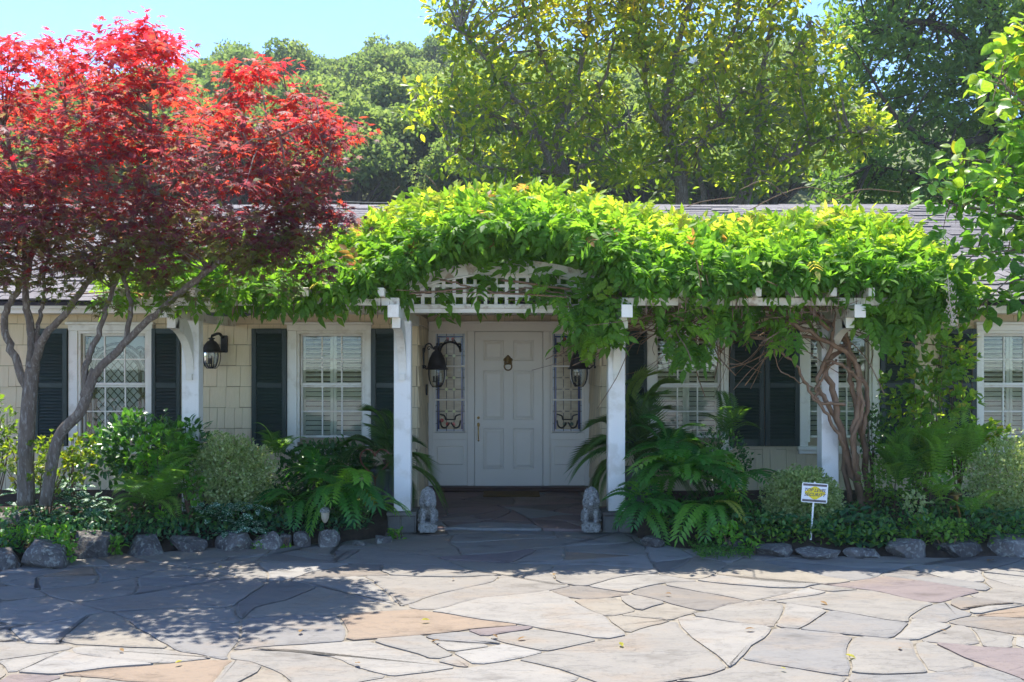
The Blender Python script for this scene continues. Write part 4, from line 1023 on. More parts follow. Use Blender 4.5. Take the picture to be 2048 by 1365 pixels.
ROCKS = [(-45, 32, 1098, 1142, 'dark rounded boulder at the foot of the bed, beyond the long slab boulder'), (16, 40, 1092, 1118, 'small pale stone wedged behind the long slab boulder'),
 (34, 131, 1080, 1138, 'long flat topped grey slab boulder with pale speckles'), (138, 213, 1063, 1119, 'tall blocky brown grey boulder beside a clump of weeds'),
 (212, 258, 1058, 1094, 'small round boulder behind bright green weeds'), (246, 324, 1072, 1113, 'low smooth pale grey boulder under the broad fern'),
 (328, 410, 1072, 1106, 'low grey boulder overhung by fern fronds'), (421, 504, 1065, 1102, 'wide purplish triangular boulder below the round bush'),
 (500, 560, 1065, 1101, 'lichen spotted boulder with weeds at its foot'), (552, 580, 1070, 1097, 'narrow grey stone tucked beside the lichen spotted boulder'),
 (582, 618, 1066, 1098, 'small slanting grey boulder below the small path light'), (630, 677, 1060, 1098, 'upright grey green boulder below the acorn ornament'),
 (700, 730, 1085, 1096, 'thin flat stone beneath the drooping fern frond'), (745, 782, 1074, 1090, 'low flat stone beside the post pier'),
 (1283, 1332, 1075, 1098, 'brown stone beneath the large fern right of the entrance'), (1440, 1490, 1080, 1105, 'pale rounded stone among ground cover'),
 (1517, 1594, 1092, 1117, 'low long mossy stone left of the security sign'), (1596, 1688, 1100, 1119, 'flat mossy green stone below the security sign'),
 (1697, 1770, 1100, 1120, 'flat wedge shaped stone right of the security sign'), (1784, 1864, 1080, 1120, 'pointed pale speckled boulder between two flat stones'),
 (1876, 1980, 1080, 1115, 'wide flat topped grey boulder below the path lamp'), (1976, 2080, 1072, 1115, 'dark angular boulder past the wide flat topped one')]
for i, r_ in enumerate(ROCKS): rock(*r_, seed=i*7+3)
rock(-60, 46, 1005, 1072, 'large reddish brown boulder set back in the bed under yellow shrub', 77, 8.9)
rock(195, 240, 985, 1020, 'reddish stone half hidden behind the broad fern', 78, 9.25)

# ================================================================== GARDEN ORNAMENTS, SIGN, LIGHTS
c = P(650, 1035, 8.95); t = thing('acorn_ornament', 'cream acorn shaped ornament hanging among ferns', 'ornament', c)
MB().lathe([(.004, -.055), (.02, -.045), (.036, -.01), (.042, .03), (.043, .05), (.03, .055)], n=16).build('nut', M['ceramic'], t, smooth=True)
MB().lathe([(.050, .048), (.052, .056), (.046, .075), (.028, .09), (.008, .096), (.007, .115)], n=16).build('cap', M['statue'], t, smooth=True)
MB().tube([tuple(v) for v in spline([(0, 0, .11), (.004, .0, .15), (-.01, .01, .19), (-.02, .06, .20), (-.02, .09, -.22)], 5)], .005, 5).build('hook', M['iron'], t)
c = P(581, 1040, 9.0); t = thing('path_light', 'tiny square garden light on a stake between boulders', 'light', (c.x, c.y, .16))
MB().box(-.02, .02, -.02, .02, .13, .19).build('lens', M['palegl'], t); MB().bbox(-.03, .03, -.03, .03, .191, .205, .003).build('cap', M['iron'], t); MB().tube([(0, 0, -.05), (0, 0, .13)], .006, 6).build('stake', M['iron'], t)
for sx in (-1, 1):
    for sy in (-1, 1): MB().box(sx*.023-.003, sx*.023+.003, sy*.023-.003, sy*.023+.003, .125, .192).build('frame_bar', M['iron'], t)
b0, b1 = P(1928, 1072, 8.75), P(1911, 990, 8.75)
t = thing('path_lamp', 'leaning bronze path lamp with flat disc hat among ferns', 'lamp', b0)
d = b1-b0; MB().tube([(0, 0, -.02), tuple(d)], [.010, .013], 8).build('stem', M['oldbrass'], t)
MB().lathe([(.065, 0), (.066, .006), (.05, .018), (.014, .03), (.012, .055), (.004, .06)], n=20).build('hat', M['oldbrass'], t, smooth=True, loc=tuple(d), rot=(0, R(-9), 0))
MB().lathe([(.014, -.05), (.024, -.04), (.022, -.001)], n=10).build('lens', M['oldbrass'], t, loc=tuple(d), rot=(0, R(-9), 0))
# yard sign
sz_ = 8.62; sc = P(1627, 986, sz_); t = thing('security_sign', 'white yard sign with yellow diamond and dark lettering on a thin stake', 'sign', (PX(1622, sz_), sz_, .12)); t.rotation_euler = (0, R(4), 0)
ox = sc.x-t.location.x-.02; oz = sc.z-.12; sw, sh = .118, .089
def rrect(w, h, r): return [(ox+sx*(w-r)+r*math.cos(a), oz+sy*(h-r)+r*math.sin(a)) for sx, sy, a0 in ((1, 1, 0), (-1, 1, 90), (-1, -1, 180), (1, -1, 270)) for a in (R(a0), R(a0+30), R(a0+60), R(a0+90))]
MB().prism(rrect(sw, sh, .012), -.004, 0).build('panel', M['signwhite'], t)
for s in (-1, 1): MB().box(ox-sw+.010, ox+sw-.010, -.0058, -.0045, oz+s*.071-.010, oz+s*.071+.010).build('band', M['signgrey'], t)
MB().prism([(ox+.002+.092*a, oz+.060*b) for a, b in ((0, -1), (.22, -.92), (1, -.12), (1, .12), (.22, .92), (0, 1), (-.22, .92), (-1, .12), (-1, -.12), (-.22, -.92))], -.0057, -.0046).build('diamond', M['signyellow'], t)
for txt, zz, sx in (('TOP LEVEL', .012, .95), ('SECURITY', -.029, .98)):
    cu = bpy.data.curves.new('lettering', 'FONT'); cu.body = txt; cu.size = .043; cu.align_x = 'CENTER'; cu.shear = .35; cu.extrude = .0004; cu.offset = .0008; cu.space_character = 1.02
    tmp = bpy.data.objects.new('tmp', cu); COL.objects.link(tmp); me = bpy.data.meshes.new_from_object(tmp.evaluated_get(bpy.context.evaluated_depsgraph_get())); bpy.data.objects.remove(tmp)
    me.materials.clear(); me.materials.append(M['signgrey']); me.name = 'lettering'; o = link('lettering', me, t, loc=(ox, -.0068, oz+zz), rot=(R(90), 0, 0), scale=(sx, .95, 1))
MB().bbox(-.008+ox*0, .008+ox*0, .0015, .008, -.12, oz+.10, .002).build('stake', M['signwhite'], t)

# ================================================================== SHRUBS
def shrub(name, label, cat, c, rad, n, tmpl, size, mat, n_ind=0, var=(.0, 1.), group=None, upb=.35, flat=.9, stems=7, power=1.0, lump=.22, seed=1, base=None, whorl=1, shell=.35):
    """c: crown centre, rad: (rx,ry,rz); leaves fill the outer crown, lumpy outline"""
    bz = base if base is not None else .17
    t = thing(name, label, cat, (c[0], c[1], bz), group); c = np.array(c, float); rad = np.array(rad, float)
    k = max(1, n//whorl); u = unit(k); u[:, 1] = np.where(RNG.random(k) < .35, -np.abs(u[:, 1]), u[:, 1])
    lumps = 1+lump*np.array([mnoise.noise(Vector(v)*2.6+Vector((seed*3.1, 0, 0))) for v in u])+lump*.5*np.array([mnoise.noise(Vector(v)*6+Vector((0, seed*3.1, 0))) for v in u])
    r = shell+(1-shell)*RNG.random(k)**.6
    pos = c+u*rad*(r*lumps)[:, None]
    pos = np.repeat(pos, whorl, 0); out = np.repeat(u, whorl, 0); m = len(pos)
    ax = out*.7+unit(m)*.8+np.array((0, -.12, upb)); nr = out*.5+np.array((0, -.15, .8))+unit(m)*.45
    tone = np.repeat(RNG.random(k), whorl)*.5+RNG.random(m)*.5
    v = var[0]+(var[1]-var[0])*(tone**power); sz = size*(.65+.6*RNG.random(m))
    keep = pos[:, 2] > bz-.02; pos, ax, nr, sz, v = pos[keep], ax[keep], nr[keep], sz[keep], v[keep]
    cloud(name, tmpl, pos, ax, nr, sz, v, mat, t, n_ind)
    sm = MB()
    for i in range(stems):
        e = c+unit(1)[0]*rad*.75; e[2] = max(e[2], bz+.1); b = np.array((c[0]+random.uniform(-.3, .3)*rad[0]*.5, c[1], bz-.03))
        limb(sm, [tuple(b-np.array(t.location)), tuple((b*.5+e*.5)+RNG.normal(0, .03, 3)-np.array(t.location)), tuple(e-np.array(t.location))], .010, .003, 4, 5)
    if stems: sm.build('stems', M['twig'], t)
    return t
def S(px, py, Z): return tuple(P(px, py, Z))
# variegated clipped bushes
shrub('boxwood_bush', 'grey green variegated bush tapering to a peak beside dark shutter', 'bush', S(464, 945, 9.35), (.40, .36, .37), 9500, T_DIA, .034, M['box'], 0, (.1, 1), 'variegated clipped bushes', seed=2, lump=.3)
tt = shrub('boxwood_bush', 'neat round variegated bush behind the security sign', 'bush', S(1602, 998, 9.05), (.375, .34, .30), 8500, T_DIA, .034, M['box'], 0, (.05, .95), 'variegated clipped bushes', seed=5, lump=.12)
shrub('boxwood_bush', 'broad sunlit variegated hedge bush by the leaning path lamp', 'bush', S(2050, 965, 9.3), (.62, .42, .46), 12000, T_DIA, .034, M['box'], 0, (.15, 1), 'variegated clipped bushes', seed=8, lump=.2)
# left bed shrubs
shrub('camellia_shrub', 'dark glossy shrub below the leaded window', 'shrub', S(285, 905, 9.75), (.66, .40, .38), 1500, T_OVAL, .088, M['camel'], 200, (0, .95), seed=3, lump=.35)
shrub('camellia_shrub', 'dark glossy branch leaning across the first white post', 'shrub', S(385, 885, 9.5), (.20, .22, .24), 160, T_OVAL, .088, M['camel'], 60, (.1, .95), seed=4, lump=.4)
shrub('pittosporum_shrub', 'fresh green rounded leaf shrub in front of dark glossy shrub', 'shrub', S(330, 905, 9.25), (.32, .25, .27), 620, T_OVAL, .072, M['lime'], 200, (.0, 1), seed=6, lump=.35, whorl=6)
shrub('pittosporum_shrub', 'low fresh green sprig at the foot of the variegated peaked bush', 'shrub', S(385, 975, 9.0), (.14, .14, .14), 110, T_OVAL, .066, M['lime'], 60, (.2, 1), seed=7, lump=.3, whorl=6)
shrub('azalea_shrub', 'open yellowing shrub beside the maple trunk', 'shrub', S(85, 925, 8.95), (.50, .34, .26), 900, T_OVAL, .056, M['azal'], 200, (.1, 1), seed=9, lump=.4, whorl=6, stems=16)
shrub('azalea_shrub', 'small yellowing sprig shrub beside the leaning maple stem', 'shrub', S(150, 900, 9.05), (.26, .2, .18), 260, T_OVAL, .056, M['azal'], 60, (.2, 1), seed=10, lump=.4, whorl=6, stems=6)
shrub('camellia_shrub', 'dark leafy shrub growing at the far end of the wall beyond the maple', 'shrub', S(-20, 860, 9.6), (.30, .3, .32), 420, T_OVAL, .07, M['azal'], 60, (.0, .7), seed=11, lump=.4)
shrub('ivy_shrub', 'dark ivy mound against the wall below the shuttered window', 'shrub', S(655, 935, 10.35), (.50, .30, .30), 1500, T_BROAD, .062, M['ivy'], 150, (0, 1), seed=12, lump=.3, stems=4)
shrub('ivy_shrub', 'fresh green leafy sprig rising above the holly fern', 'shrub', S(625, 925, 10.0), (.13, .12, .14), 110, T_OVAL, .07, M['lime'], 50, (0, .6), seed=13, lump=.3, stems=3)
shrub('leafy_underplanting', 'dark low foliage between the fern and the window wall', 'shrub', S(530, 985, 9.9), (.5, .25, .22), 700, T_OVAL, .06, M['ivy'], 0, (0, .8), seed=14, lump=.3, stems=0)
# right bed shrubs
shrub('sunlit_shrub', 'tall open sunlit shrub with lime and coppery leaves before dark shutters', 'shrub', S(1845, 780, 9.7), (.44, .34, .68), 1150, T_OVAL, .09, M['nandina'], 280, (.05, 1), seed=15, lump=.45, whorl=4, stems=14, shell=.15)
shrub('sunlit_shrub', 'coppery tipped leafy shoot against the last window', 'shrub', S(1915, 730, 9.75), (.22, .22, .42), 300, T_OVAL, .088, M['nandina'], 120, (.3, 1), seed=16, lump=.45, whorl=4, stems=6, shell=.1)
shrub('sunlit_shrub', 'bright narrow leaved bush before the last window', 'shrub', S(1965, 870, 9.7), (.24, .2, .16), 320, T_OVAL, .075, M['nandina'], 80, (.4, .95), seed=17, lump=.3, whorl=5, stems=5)
shrub('leafy_underplanting', 'dense sunlit green undergrowth beneath the tall open shrub', 'shrub', S(1850, 905, 9.95), (.62, .3, .30), 1500, T_OVAL, .062, M['lime'], 60, (.0, 1), seed=18, lump=.3, stems=0)
shrub('pieris_shrub', 'green narrow leaved shrub beside the twisted vine trunk', 'shrub', S(1745, 860, 10.1), (.16, .15, .34), 330, T_OVAL, .055, M['camel'], 60, (.2, .9), seed=19, lump=.35, stems=8)
shrub('leafy_underplanting', 'tangled mid green foliage at the foot of the vine trunk', 'shrub', S(1790, 960, 9.35), (.34, .24, .26), 800, T_OVAL, .05, M['fern'], 60, (.1, 1), seed=20, lump=.35, stems=4)
shrub('leafy_underplanting', 'dark leafy mass between holly fern and double shutters', 'shrub', S(1440, 920, 10.2), (.34, .25, .34), 900, T_OVAL, .05, M['ivy'], 60, (.0, 1), seed=21, lump=.35, stems=5)
shrub('leafy_underplanting', 'dark low foliage below the right hand wall shingles', 'shrub', S(1530, 1035, 9.6), (.45, .25, .17), 700, T_OVAL, .05, M['helle'], 60, (.0, .8), seed=22, lump=.3, stems=0)
# spotted pulmonaria, hellebore
def rose_leaves(name, label, cat, pts, tmpl, size, mat, per, n_ind, group=None, lift=.12, var=(0, 1)):
    """ground plants made of leaf rosettes"""
    t = thing(name, label, cat, (pts[0][0], pts[0][1], .15), group); pos = []; ax = []; nr = []; sz = []
    for (x, y, z) in pts:
        for k in range(per):
            a = 2*math.pi*(k+random.random()*.8)/per; d = np.array((math.cos(a), math.sin(a), random.uniform(-.35, .45)))
            pos.append(np.array((x, y, z))+d*size*.25); ax.append(d); nr.append(np.array((-.2*d[0], -.2*d[1]-.15, 1))); sz.append(size*random.uniform(.7, 1.15))
    m = len(pos); cloud(name, tmpl, np.array(pos), np.array(ax), np.array(nr)+RNG.normal(0, .15, (m, 3)), np.array(sz), var[0]+(var[1]-var[0])*RNG.random(m), mat, t, n_ind); return t
def ground_pts(poly, n, Zf, jit=.03): return [tuple(P(px, py, Zf(px, py))+Vector((0, random.uniform(-.05, .05), random.uniform(-jit, jit)))) for px, py in sample_poly(poly, n)]
rose_leaves('pulmonaria_plant', 'low clump of white spotted leaves behind the slab boulder', 'plant', ground_pts([(30, 985), (100, 955), (205, 970), (215, 1060), (120, 1065), (40, 1050)], 42, lambda x, y: 8.75+(1050-y)*.004), T_OVAL, .135, M['pulm'], 7, 290, 'spotted leaf clumps')
rose_leaves('pulmonaria_plant', 'low clump of white spotted leaves below the peaked bush', 'plant', ground_pts([(395, 1010), (440, 1000), (520, 1010), (515, 1062), (420, 1065)], 16, lambda x, y: 8.85), T_OVAL, .135, M['pulm'], 7, 110, 'spotted leaf clumps')
rose_leaves('hellebore_plant', 'dark bluish palmate leaves below the security sign', 'plant', ground_pts([(1625, 1025), (1700, 1015), (1800, 1040), (1800, 1095), (1640, 1090)], 26, lambda x, y: 8.55+(1090-y)*.004), T_OVAL, .125, M['helle'], 7, 180, 'dark palmate clumps')
rose_leaves('hellebore_plant', 'dark bluish palmate leaves beside the leaning path lamp', 'plant', ground_pts([(1930, 1020), (2040, 1010), (2048, 1075), (1940, 1075)], 14, lambda x, y: 8.65), T_OVAL, .11, M['helle'], 7, 90, 'dark palmate clumps')
rose_leaves('hellebore_plant', 'dark low leaves between the right fern and the security sign', 'plant', ground_pts([(1470, 1040), (1560, 1030), (1620, 1060), (1600, 1095), (1500, 1090)], 16, lambda x, y: 8.7), T_OVAL, .10, M['helle'], 6, 90, 'dark palmate clumps', var=(.2, 1))
def weed(px, py, Z, r, label, n=70, mat='lime', size=.045, sq=.8):
    c = P(px, py, Z); shrub('weed_clump', label, 'weed', tuple(c), (r, r*.7, r*sq), n, T_BROAD, size, M[mat], min(40, n), (.3, 1), 'small green weeds among the boulders', stems=3, base=max(.0, c.z-r), seed=px)
weed(118, 1075, 8.15, .13, 'bright leafy weed between the slab boulder and the blocky boulder', 120); weed(135, 1105, 8.05, .08, 'weed spilling down beside the slab boulder', 60); weed(228, 1092, 8.45, .10, 'bright weed rosette in front of the small round boulder', 90)
weed(60, 1065, 8.2, .16, 'clover like ground cover above the slab boulder', 160, size=.035, sq=.45); weed(10, 1080, 8.1, .13, 'pale green leafy weeds above the dark rounded boulder', 110, size=.035, sq=.6)
weed(520, 1092, 8.75, .07, 'bright weed at the foot of the lichen spotted boulder', 60, size=.03); weed(573, 1097, 8.8, .06, 'yellow green weed between two small boulders', 50, size=.03, sq=.5)
weed(792, 1072, 9.25, .085, 'bright green weed at the corner of the left post pier', 80, size=.04); weed(1455, 1068, 8.6, .13, 'upright green weed in front of the pale rounded stone', 110, size=.05)
weed(1500, 1092, 8.5, .10, 'bright low weed beside the long mossy stone', 90, size=.035, sq=.6); weed(1895, 1062, 8.45, .18, 'fresh green foliage above the wide flat topped boulder', 190, 'fern', .04, .6); weed(1845, 1050, 8.6, .12, 'green tuft above the pointed speckled boulder', 120, 'fern', .04, .9)
weed(1830, 1010, 8.9, .13, 'pale variegated sprig behind the pointed speckled boulder', 80, 'box', .05); weed(700, 1020, 9.3, .16, 'low dark weeds under the drooping holly fern', 130, 'ivy', .045, .5); weed(325, 1030, 8.85, .07, 'small round leaved sprig inside the broad fern', 30, 'lime', .05)
# baby tears ground cover
pts = ground_pts([(1370, 1085), (1480, 1080), (1510, 1112), (1400, 1118)], 1500, lambda x, y: F*(H-.03)/(y-CY), .02)
t = None
pp = np.array(pts); pp[:, 2] = .03+.05*RNG.random(len(pp)); o_ = thing('ground_cover', 'bright mossy ground cover spilling onto the driveway edge', 'ground cover', (pp[0][0], pp[0][1], 0)); o_['kind'] = 'stuff'
cloud('moss', T_DIA, pp, unit(len(pp)), np.tile((0, -.2, 1.), (len(pp), 1)), np.full(len(pp), .024), RNG.random(len(pp)), M['moss'], o_, 0)
# soil litter: low leaves filling the beds so that little bare soil shows
def bedcover(x0, x1, edge, n, mat, dmax=1.5, what='low dark leafy ground cover filling the bed '):
    x = RNG.uniform(x0, x1, n); y = np.array([float(edge(v)) for v in x])+.13+RNG.random(n)**1.3*dmax; y = np.minimum(y, 10.9)
    pos = np.stack([x, y, (.19 if dmax > 1 else .09)+.15*RNG.random(n)], 1); o = thing('ground_cover', what+('left' if x0 < 0 else 'right')+' of the entrance', 'ground cover', (x0/2+x1/2, 9.6, .15)); o['kind'] = 'stuff'
    cloud('cover', T_OVAL, pos, unit(n)+np.array((0, 0, .2)), np.array((0, -.3, 1.))+RNG.normal(0, .3, (n, 3)), .035+.04*RNG.random(n), RNG.random(n), mat, o, 0)
bedcover(-6.2, -1.3, bed_edge_L, 3600, M['ivy']); bedcover(1.45, 6.2, bed_edge_R, 3600, M['ivy'])
bedcover(-6.2, -1.3, bed_edge_L, 3300, M['helle'], .6, 'fresh leafy edging behind the boulders '); bedcover(1.45, 6.2, bed_edge_R, 2300, M['fern'], .55, 'fresh leafy edging behind the boulders ')

# ================================================================== FERNS
def fern(px, py, Z, n, L, key, label, cat='fern', pitch=(-5, 40), var=(.1, .7), seed=1, group=None, front=.3):
    tl, mt_ = (T_FERN, M['fern']) if key == 'fern' else (T_HFERN, M['hfern']); c = P(px, py, Z)
    frondplant('fern' if key == 'fern' else 'holly_fern', label, cat, (c.x, c.y, max(.17, c.z)), key, tl, mt_, rosette(n, L, pitch, var, seed, front), group)
fern(310, 1010, 8.85, 22, .62, 'fern', 'broad feathery fern behind the low pale boulders', seed=1, pitch=(-15, 25), var=(.2, .9))
fern(340, 950, 9.2, 12, .50, 'fern', 'feathery fern rising behind the broad fern', seed=2, var=(.0, .6))
fern(555, 915, 10.2, 10, .50, 'fern', 'soft dark fern against the shutter foot', seed=3, var=(.0, .4))
fern(1450, 880, 10.3, 12, .55, 'fern', 'fine feathery fern before the double shutters', seed=4, pitch=(20, 60), var=(.0, .5))
fern(1860, 960, 9.3, 20, .72, 'fern', 'large sword fern clump in the sunlight behind path lamp', seed=5, pitch=(25, 70), var=(.3, 1))
fern(1800, 970, 9.2, 16, .62, 'fern', 'sword fern beside the vine trunk', seed=6, pitch=(15, 60), var=(.1, .7))
fern(1930, 930, 9.4, 14, .62, 'fern', 'sword fern against the sunlit hedge bush', seed=7, pitch=(20, 65), var=(.4, 1))
fern(1885, 1000, 8.95, 9, .42, 'fern', 'small bright fern spreading at the path lamp hat', seed=8, pitch=(0, 40), var=(.5, 1))
fern(1940, 1030, 8.6, 6, .38, 'fern', 'fern fronds trailing over the soil below the path lamp', seed=9, pitch=(-10, 15), var=(.3, .8))
fern(680, 985, 9.25, 20, .66, 'hfern', 'glossy holly fern arching over the acorn ornament', seed=11, pitch=(-12, 40), var=(.1, .9))
fern(590, 1010, 9.2, 9, .48, 'hfern', 'smaller holly fern beside the tiny garden light', seed=12, pitch=(-10, 30), var=(.0, .5))
fern(745, 1020, 9.45, 9, .42, 'hfern', 'yellowing holly fern beside the left post pier', seed=13, pitch=(0, 40), var=(.7, 1))
fern(640, 960, 9.6, 10, .5, 'hfern', 'holly fern behind the acorn ornament', seed=14, pitch=(10, 50), var=(.1, .8))
fern(1370, 960, 9.3, 24, .74, 'hfern', 'huge glossy holly fern right of the entrance steps', seed=15, pitch=(-10, 45), var=(.1, .9), front=0)
fern(1290, 1015, 9.15, 13, .56, 'hfern', 'holly fern drooping onto the paving by the right pier', seed=16, pitch=(-20, 25), var=(.1, .8))
fern(1420, 1015, 9.05, 13, .58, 'hfern', 'bright holly fern fronds hanging over the bed edge', seed=17, pitch=(-18, 25), var=(.4, 1))
fern(1340, 905, 9.8, 14, .58, 'hfern', 'upper holly fern in front of the right palm', seed=18, pitch=(5, 50), var=(.0, .7))
fern(1490, 960, 9.6, 9, .46, 'hfern', 'holly fern against the wall beside the neat round bush', seed=19, pitch=(0, 40), var=(.3, 1))

# ================================================================== MAPLE
mp = thing('maple_tree', 'red leaved Japanese maple with several grey stems beside the driveway', 'tree', (PX(70, 8.75), 8.75, .15))
O = np.array(mp.location)
def L(px, py, Z): return tuple(np.array(P(px, py, Z))-O)
tr = MB(); limb(tr, [L(52, 1010, 8.75), L(52, 900, 8.75), L(56, 830, 8.75), L(62, 760, 8.75), L(66, 735, 8.75)], .078, .060, 5, 10); tr.build('trunk', M['bark'], mp, smooth=True)
tr = MB(); limb(tr, [L(90, 1010, 8.7), L(115, 880, 8.7), L(160, 825, 8.65), L(180, 770, 8.6), L(190, 740, 8.6)], .056, .043, 5, 9); tr.build('trunk', M['bark'], mp, smooth=True)
BR = [([(58, 790, 8.75), (22, 700, 8.7), (8, 640, 8.7), (30, 590, 8.65), (50, 540, 8.6), (40, 400, 8.5), (10, 250, 8.4)], .055, .02),
      ([(62, 745, 8.75), (62, 660, 8.8), (52, 600, 8.8), (60, 520, 8.8), (110, 380, 8.8), (130, 200, 8.7)], .060, .018),
      ([(66, 745, 8.75), (85, 680, 8.6), (120, 640, 8.5), (165, 580, 8.4), (230, 500, 8.3), (290, 380, 8.2), (300, 220, 8.2), (320, 90, 8.2)], .058, .012),
      ([(72, 700, 8.72), (78, 640, 8.9), (88, 590, 8.95), (95, 520, 9.0), (180, 400, 9.1), (230, 250, 9.1)], .032, .012),
      ([(170, 800, 8.62), (172, 730, 8.6), (195, 670, 8.6), (222, 590, 8.6), (238, 520, 8.55), (220, 400, 8.5), (200, 250, 8.4)], .048, .014),
      ([(185, 755, 8.6), (245, 690, 8.5), (310, 630, 8.35), (380, 570, 8.2), (450, 520, 8.1), (520, 470, 8.0), (600, 380, 8.0), (660, 300, 8.0)], .056, .012),
      ([(247, 688, 8.5), (262, 620, 8.5), (252, 560, 8.5), (262, 480, 8.5), (340, 380, 8.5), (430, 260, 8.5), (470, 140, 8.5)], .034, .010),
      ([(400, 552, 8.2), (470, 470, 8.5), (540, 400, 8.7), (580, 260, 8.7), (570, 170, 8.7)], .024, .008),
      ([(300, 380, 8.2), (420, 330, 7.9), (540, 280, 7.7), (640, 240, 7.6)], .020, .006), ([(30, 400, 8.5), (-80, 350, 8.3), (-220, 280, 8.2)], .03, .01)]
tips = []
for pts, a, b in BR:
    m = MB(); q = limb(m, [L(*p) for p in pts], a*.72, b*.9, 6, 8, .006); m.build('branch', M['bark'], mp, smooth=True); tips += [v for v in q[len(q)//2:]]
tips = np.array(tips)
poly = [(-330, 300), (-250, 130), (-120, 70), (0, 90), (60, 80), (150, 85), (240, 75), (262, 45), (330, 30), (372, 42), (360, 75), (345, 115), (400, 150), (470, 110), (560, 135), (600, 185), (680, 215), (728, 270), (725, 310), (690, 330), (700, 372), (640, 400), (690, 425), (700, 455), (620, 470), (560, 530), (500, 545), (420, 500), (380, 520), (320, 560), (280, 520), (180, 560), (100, 530), (20, 560), (-100, 560), (-280, 500)]
cs = []
for px, py in sample_poly(poly, 620)+sample_poly([(-280, 400), (520, 400), (690, 420), (640, 470), (560, 535), (420, 520), (330, 570), (180, 570), (20, 570), (-280, 540)], 110):
    h = 1-abs(py-300)/420; Zc = 8.35+random.uniform(-1, 1)*(.25+.95*max(h, 0))*(.5 if px > 500 else 1)-(.25 if px > 450 else 0); cs.append(tuple(P(px, py, Zc)))
for px, py in [(250+random.uniform(-10, 110), random.uniform(40, 110)) for _ in range(12)]: cs.append(tuple(P(px, py, 8.2)))
for px, py in [(x + random.uniform(-30, 30), y+random.uniform(-15, 15)) for x, y in ((330, 615), (370, 600), (120, 600), (215, 600), (470, 560), (640, 560), (560, 575), (620, 520))]: cs.append(tuple(P(px, py, 8.1)))
tw = MB()
for c in cs:
    c = np.array(c)-O; j = tips[np.argmin(((tips-c)**2).sum(1)+RNG.random(len(tips))*.05)]
    tw.tube([tuple(j), tuple((j+c)/2+np.array((0, 0, .05))), tuple(c)], [.008, .005, .002], 4, False)
o = tw.build('twigs', M['bark'], mp); o['kind'] = 'stuff'
pos, u, idx = puffs(cs, 31, .26, .42, .12)
m = len(pos); zfrac = (pos[:, 2]-2.75)/1.7; fr = (9.3-pos[:, 1])/2
ax = u*np.array((1, 1, .3))+np.array((0, -.15, -.30))+unit(m)*.35; nr = np.array((0, -.25, 1.))+RNG.normal(0, .42, (m, 3))
clump = RNG.random(len(cs))[idx]
var = .66*zfrac+.20+.36*(clump-.5)+.13*RNG.normal(0, 1, m)+.05*fr
cloud('maple', T_MAPLE, pos, ax, nr, .056*(.75+.6*RNG.random(m)), var, M['maple'], mp, 300)

# ================================================================== WISTERIA
ws = thing('wisteria_vine', 'lush green wisteria covering the pergola with twisted woody stems', 'vine', (PX(1715, 9.55), 9.55, .15))
O = np.array(ws.location)
VS = [([(1735, 1030, 9.6), (1700, 930, 9.55), (1680, 850, 9.5), (1665, 780, 9.5), (1650, 730, 9.55), (1690, 690, 9.6), (1650, 640, 9.5), (1580, 625, 9.4), (1450, 610, 9.4)], .045, .020),
      ([(1725, 1030, 9.55), (1712, 930, 9.48), (1708, 860, 9.45), (1720, 790, 9.45), (1705, 720, 9.45), (1650, 680, 9.35), (1560, 640, 9.3), (1500, 618, 9.3)], .042, .018),
      ([(1740, 1030, 9.7), (1730, 900, 9.7), (1715, 830, 9.65), (1700, 760, 9.6), (1690, 700, 9.55), (1620, 675, 9.45), (1540, 680, 9.4), (1440, 660, 9.4)], .040, .016),
      ([(1708, 1030, 9.7), (1690, 940, 9.68), (1685, 870, 9.6), (1650, 800, 9.5), (1635, 760, 9.48), (1660, 700, 9.45), (1672, 640, 9.4), (1690, 600, 9.3)], .034, .020),
      ([(1715, 960, 9.5), (1705, 880, 9.4), (1725, 830, 9.42), (1715, 760, 9.45), (1690, 735, 9.4), (1655, 720, 9.4)], .030, .014),
      ([(1690, 900, 9.45), (1660, 840, 9.4), (1625, 790, 9.4), (1590, 730, 9.35), (1540, 690, 9.3), (1520, 690, 9.3)], .022, .010),
      ([(1690, 810, 9.42), (1640, 805, 9.4), (1632, 790, 9.4), (1642, 760, 9.42), (1675, 720, 9.5)], .020, .012),
      ([(1725, 870, 9.5), (1735, 800, 9.5), (1720, 740, 9.5), (1700, 700, 9.5), (1690, 640, 9.4), (1710, 600, 9.3), (1780, 590, 9.3)], .028, .014),
      ([(1625, 775, 9.42), (1590, 760, 9.4), (1560, 740, 9.35), (1545, 690, 9.35), (1552, 620, 9.35)], .008, .004),
      ([(1660, 660, 9.4), (1590, 600, 9.4), (1450, 590, 9.4), (1250, 590, 9.4), (1000, 560, 9.5)], .03, .012),
      ([(880, 560, 9.5), (930, 572, 9.45), (1000, 585, 9.45), (1060, 575, 9.5), (1130, 590, 9.45), (1180, 595, 9.45)], .012, .007),
      ([(230, 590, 9.15), (330, 586, 9.05), (450, 584, 9.05), (600, 588, 9.1), (760, 585, 9.2)], .016, .016), ([(225, 575, 9.2), (330, 592, 9.1), (470, 578, 9.1), (640, 582, 9.2)], .018, .012)]
for pts, a, b in VS:
    m = MB(); limb(m, [tuple(np.array(P(*p))-O) for p in pts], a*.86, b, 6, 8, .008); m.build('stem', M['vinebark'], ws, smooth=True)
tw = MB()
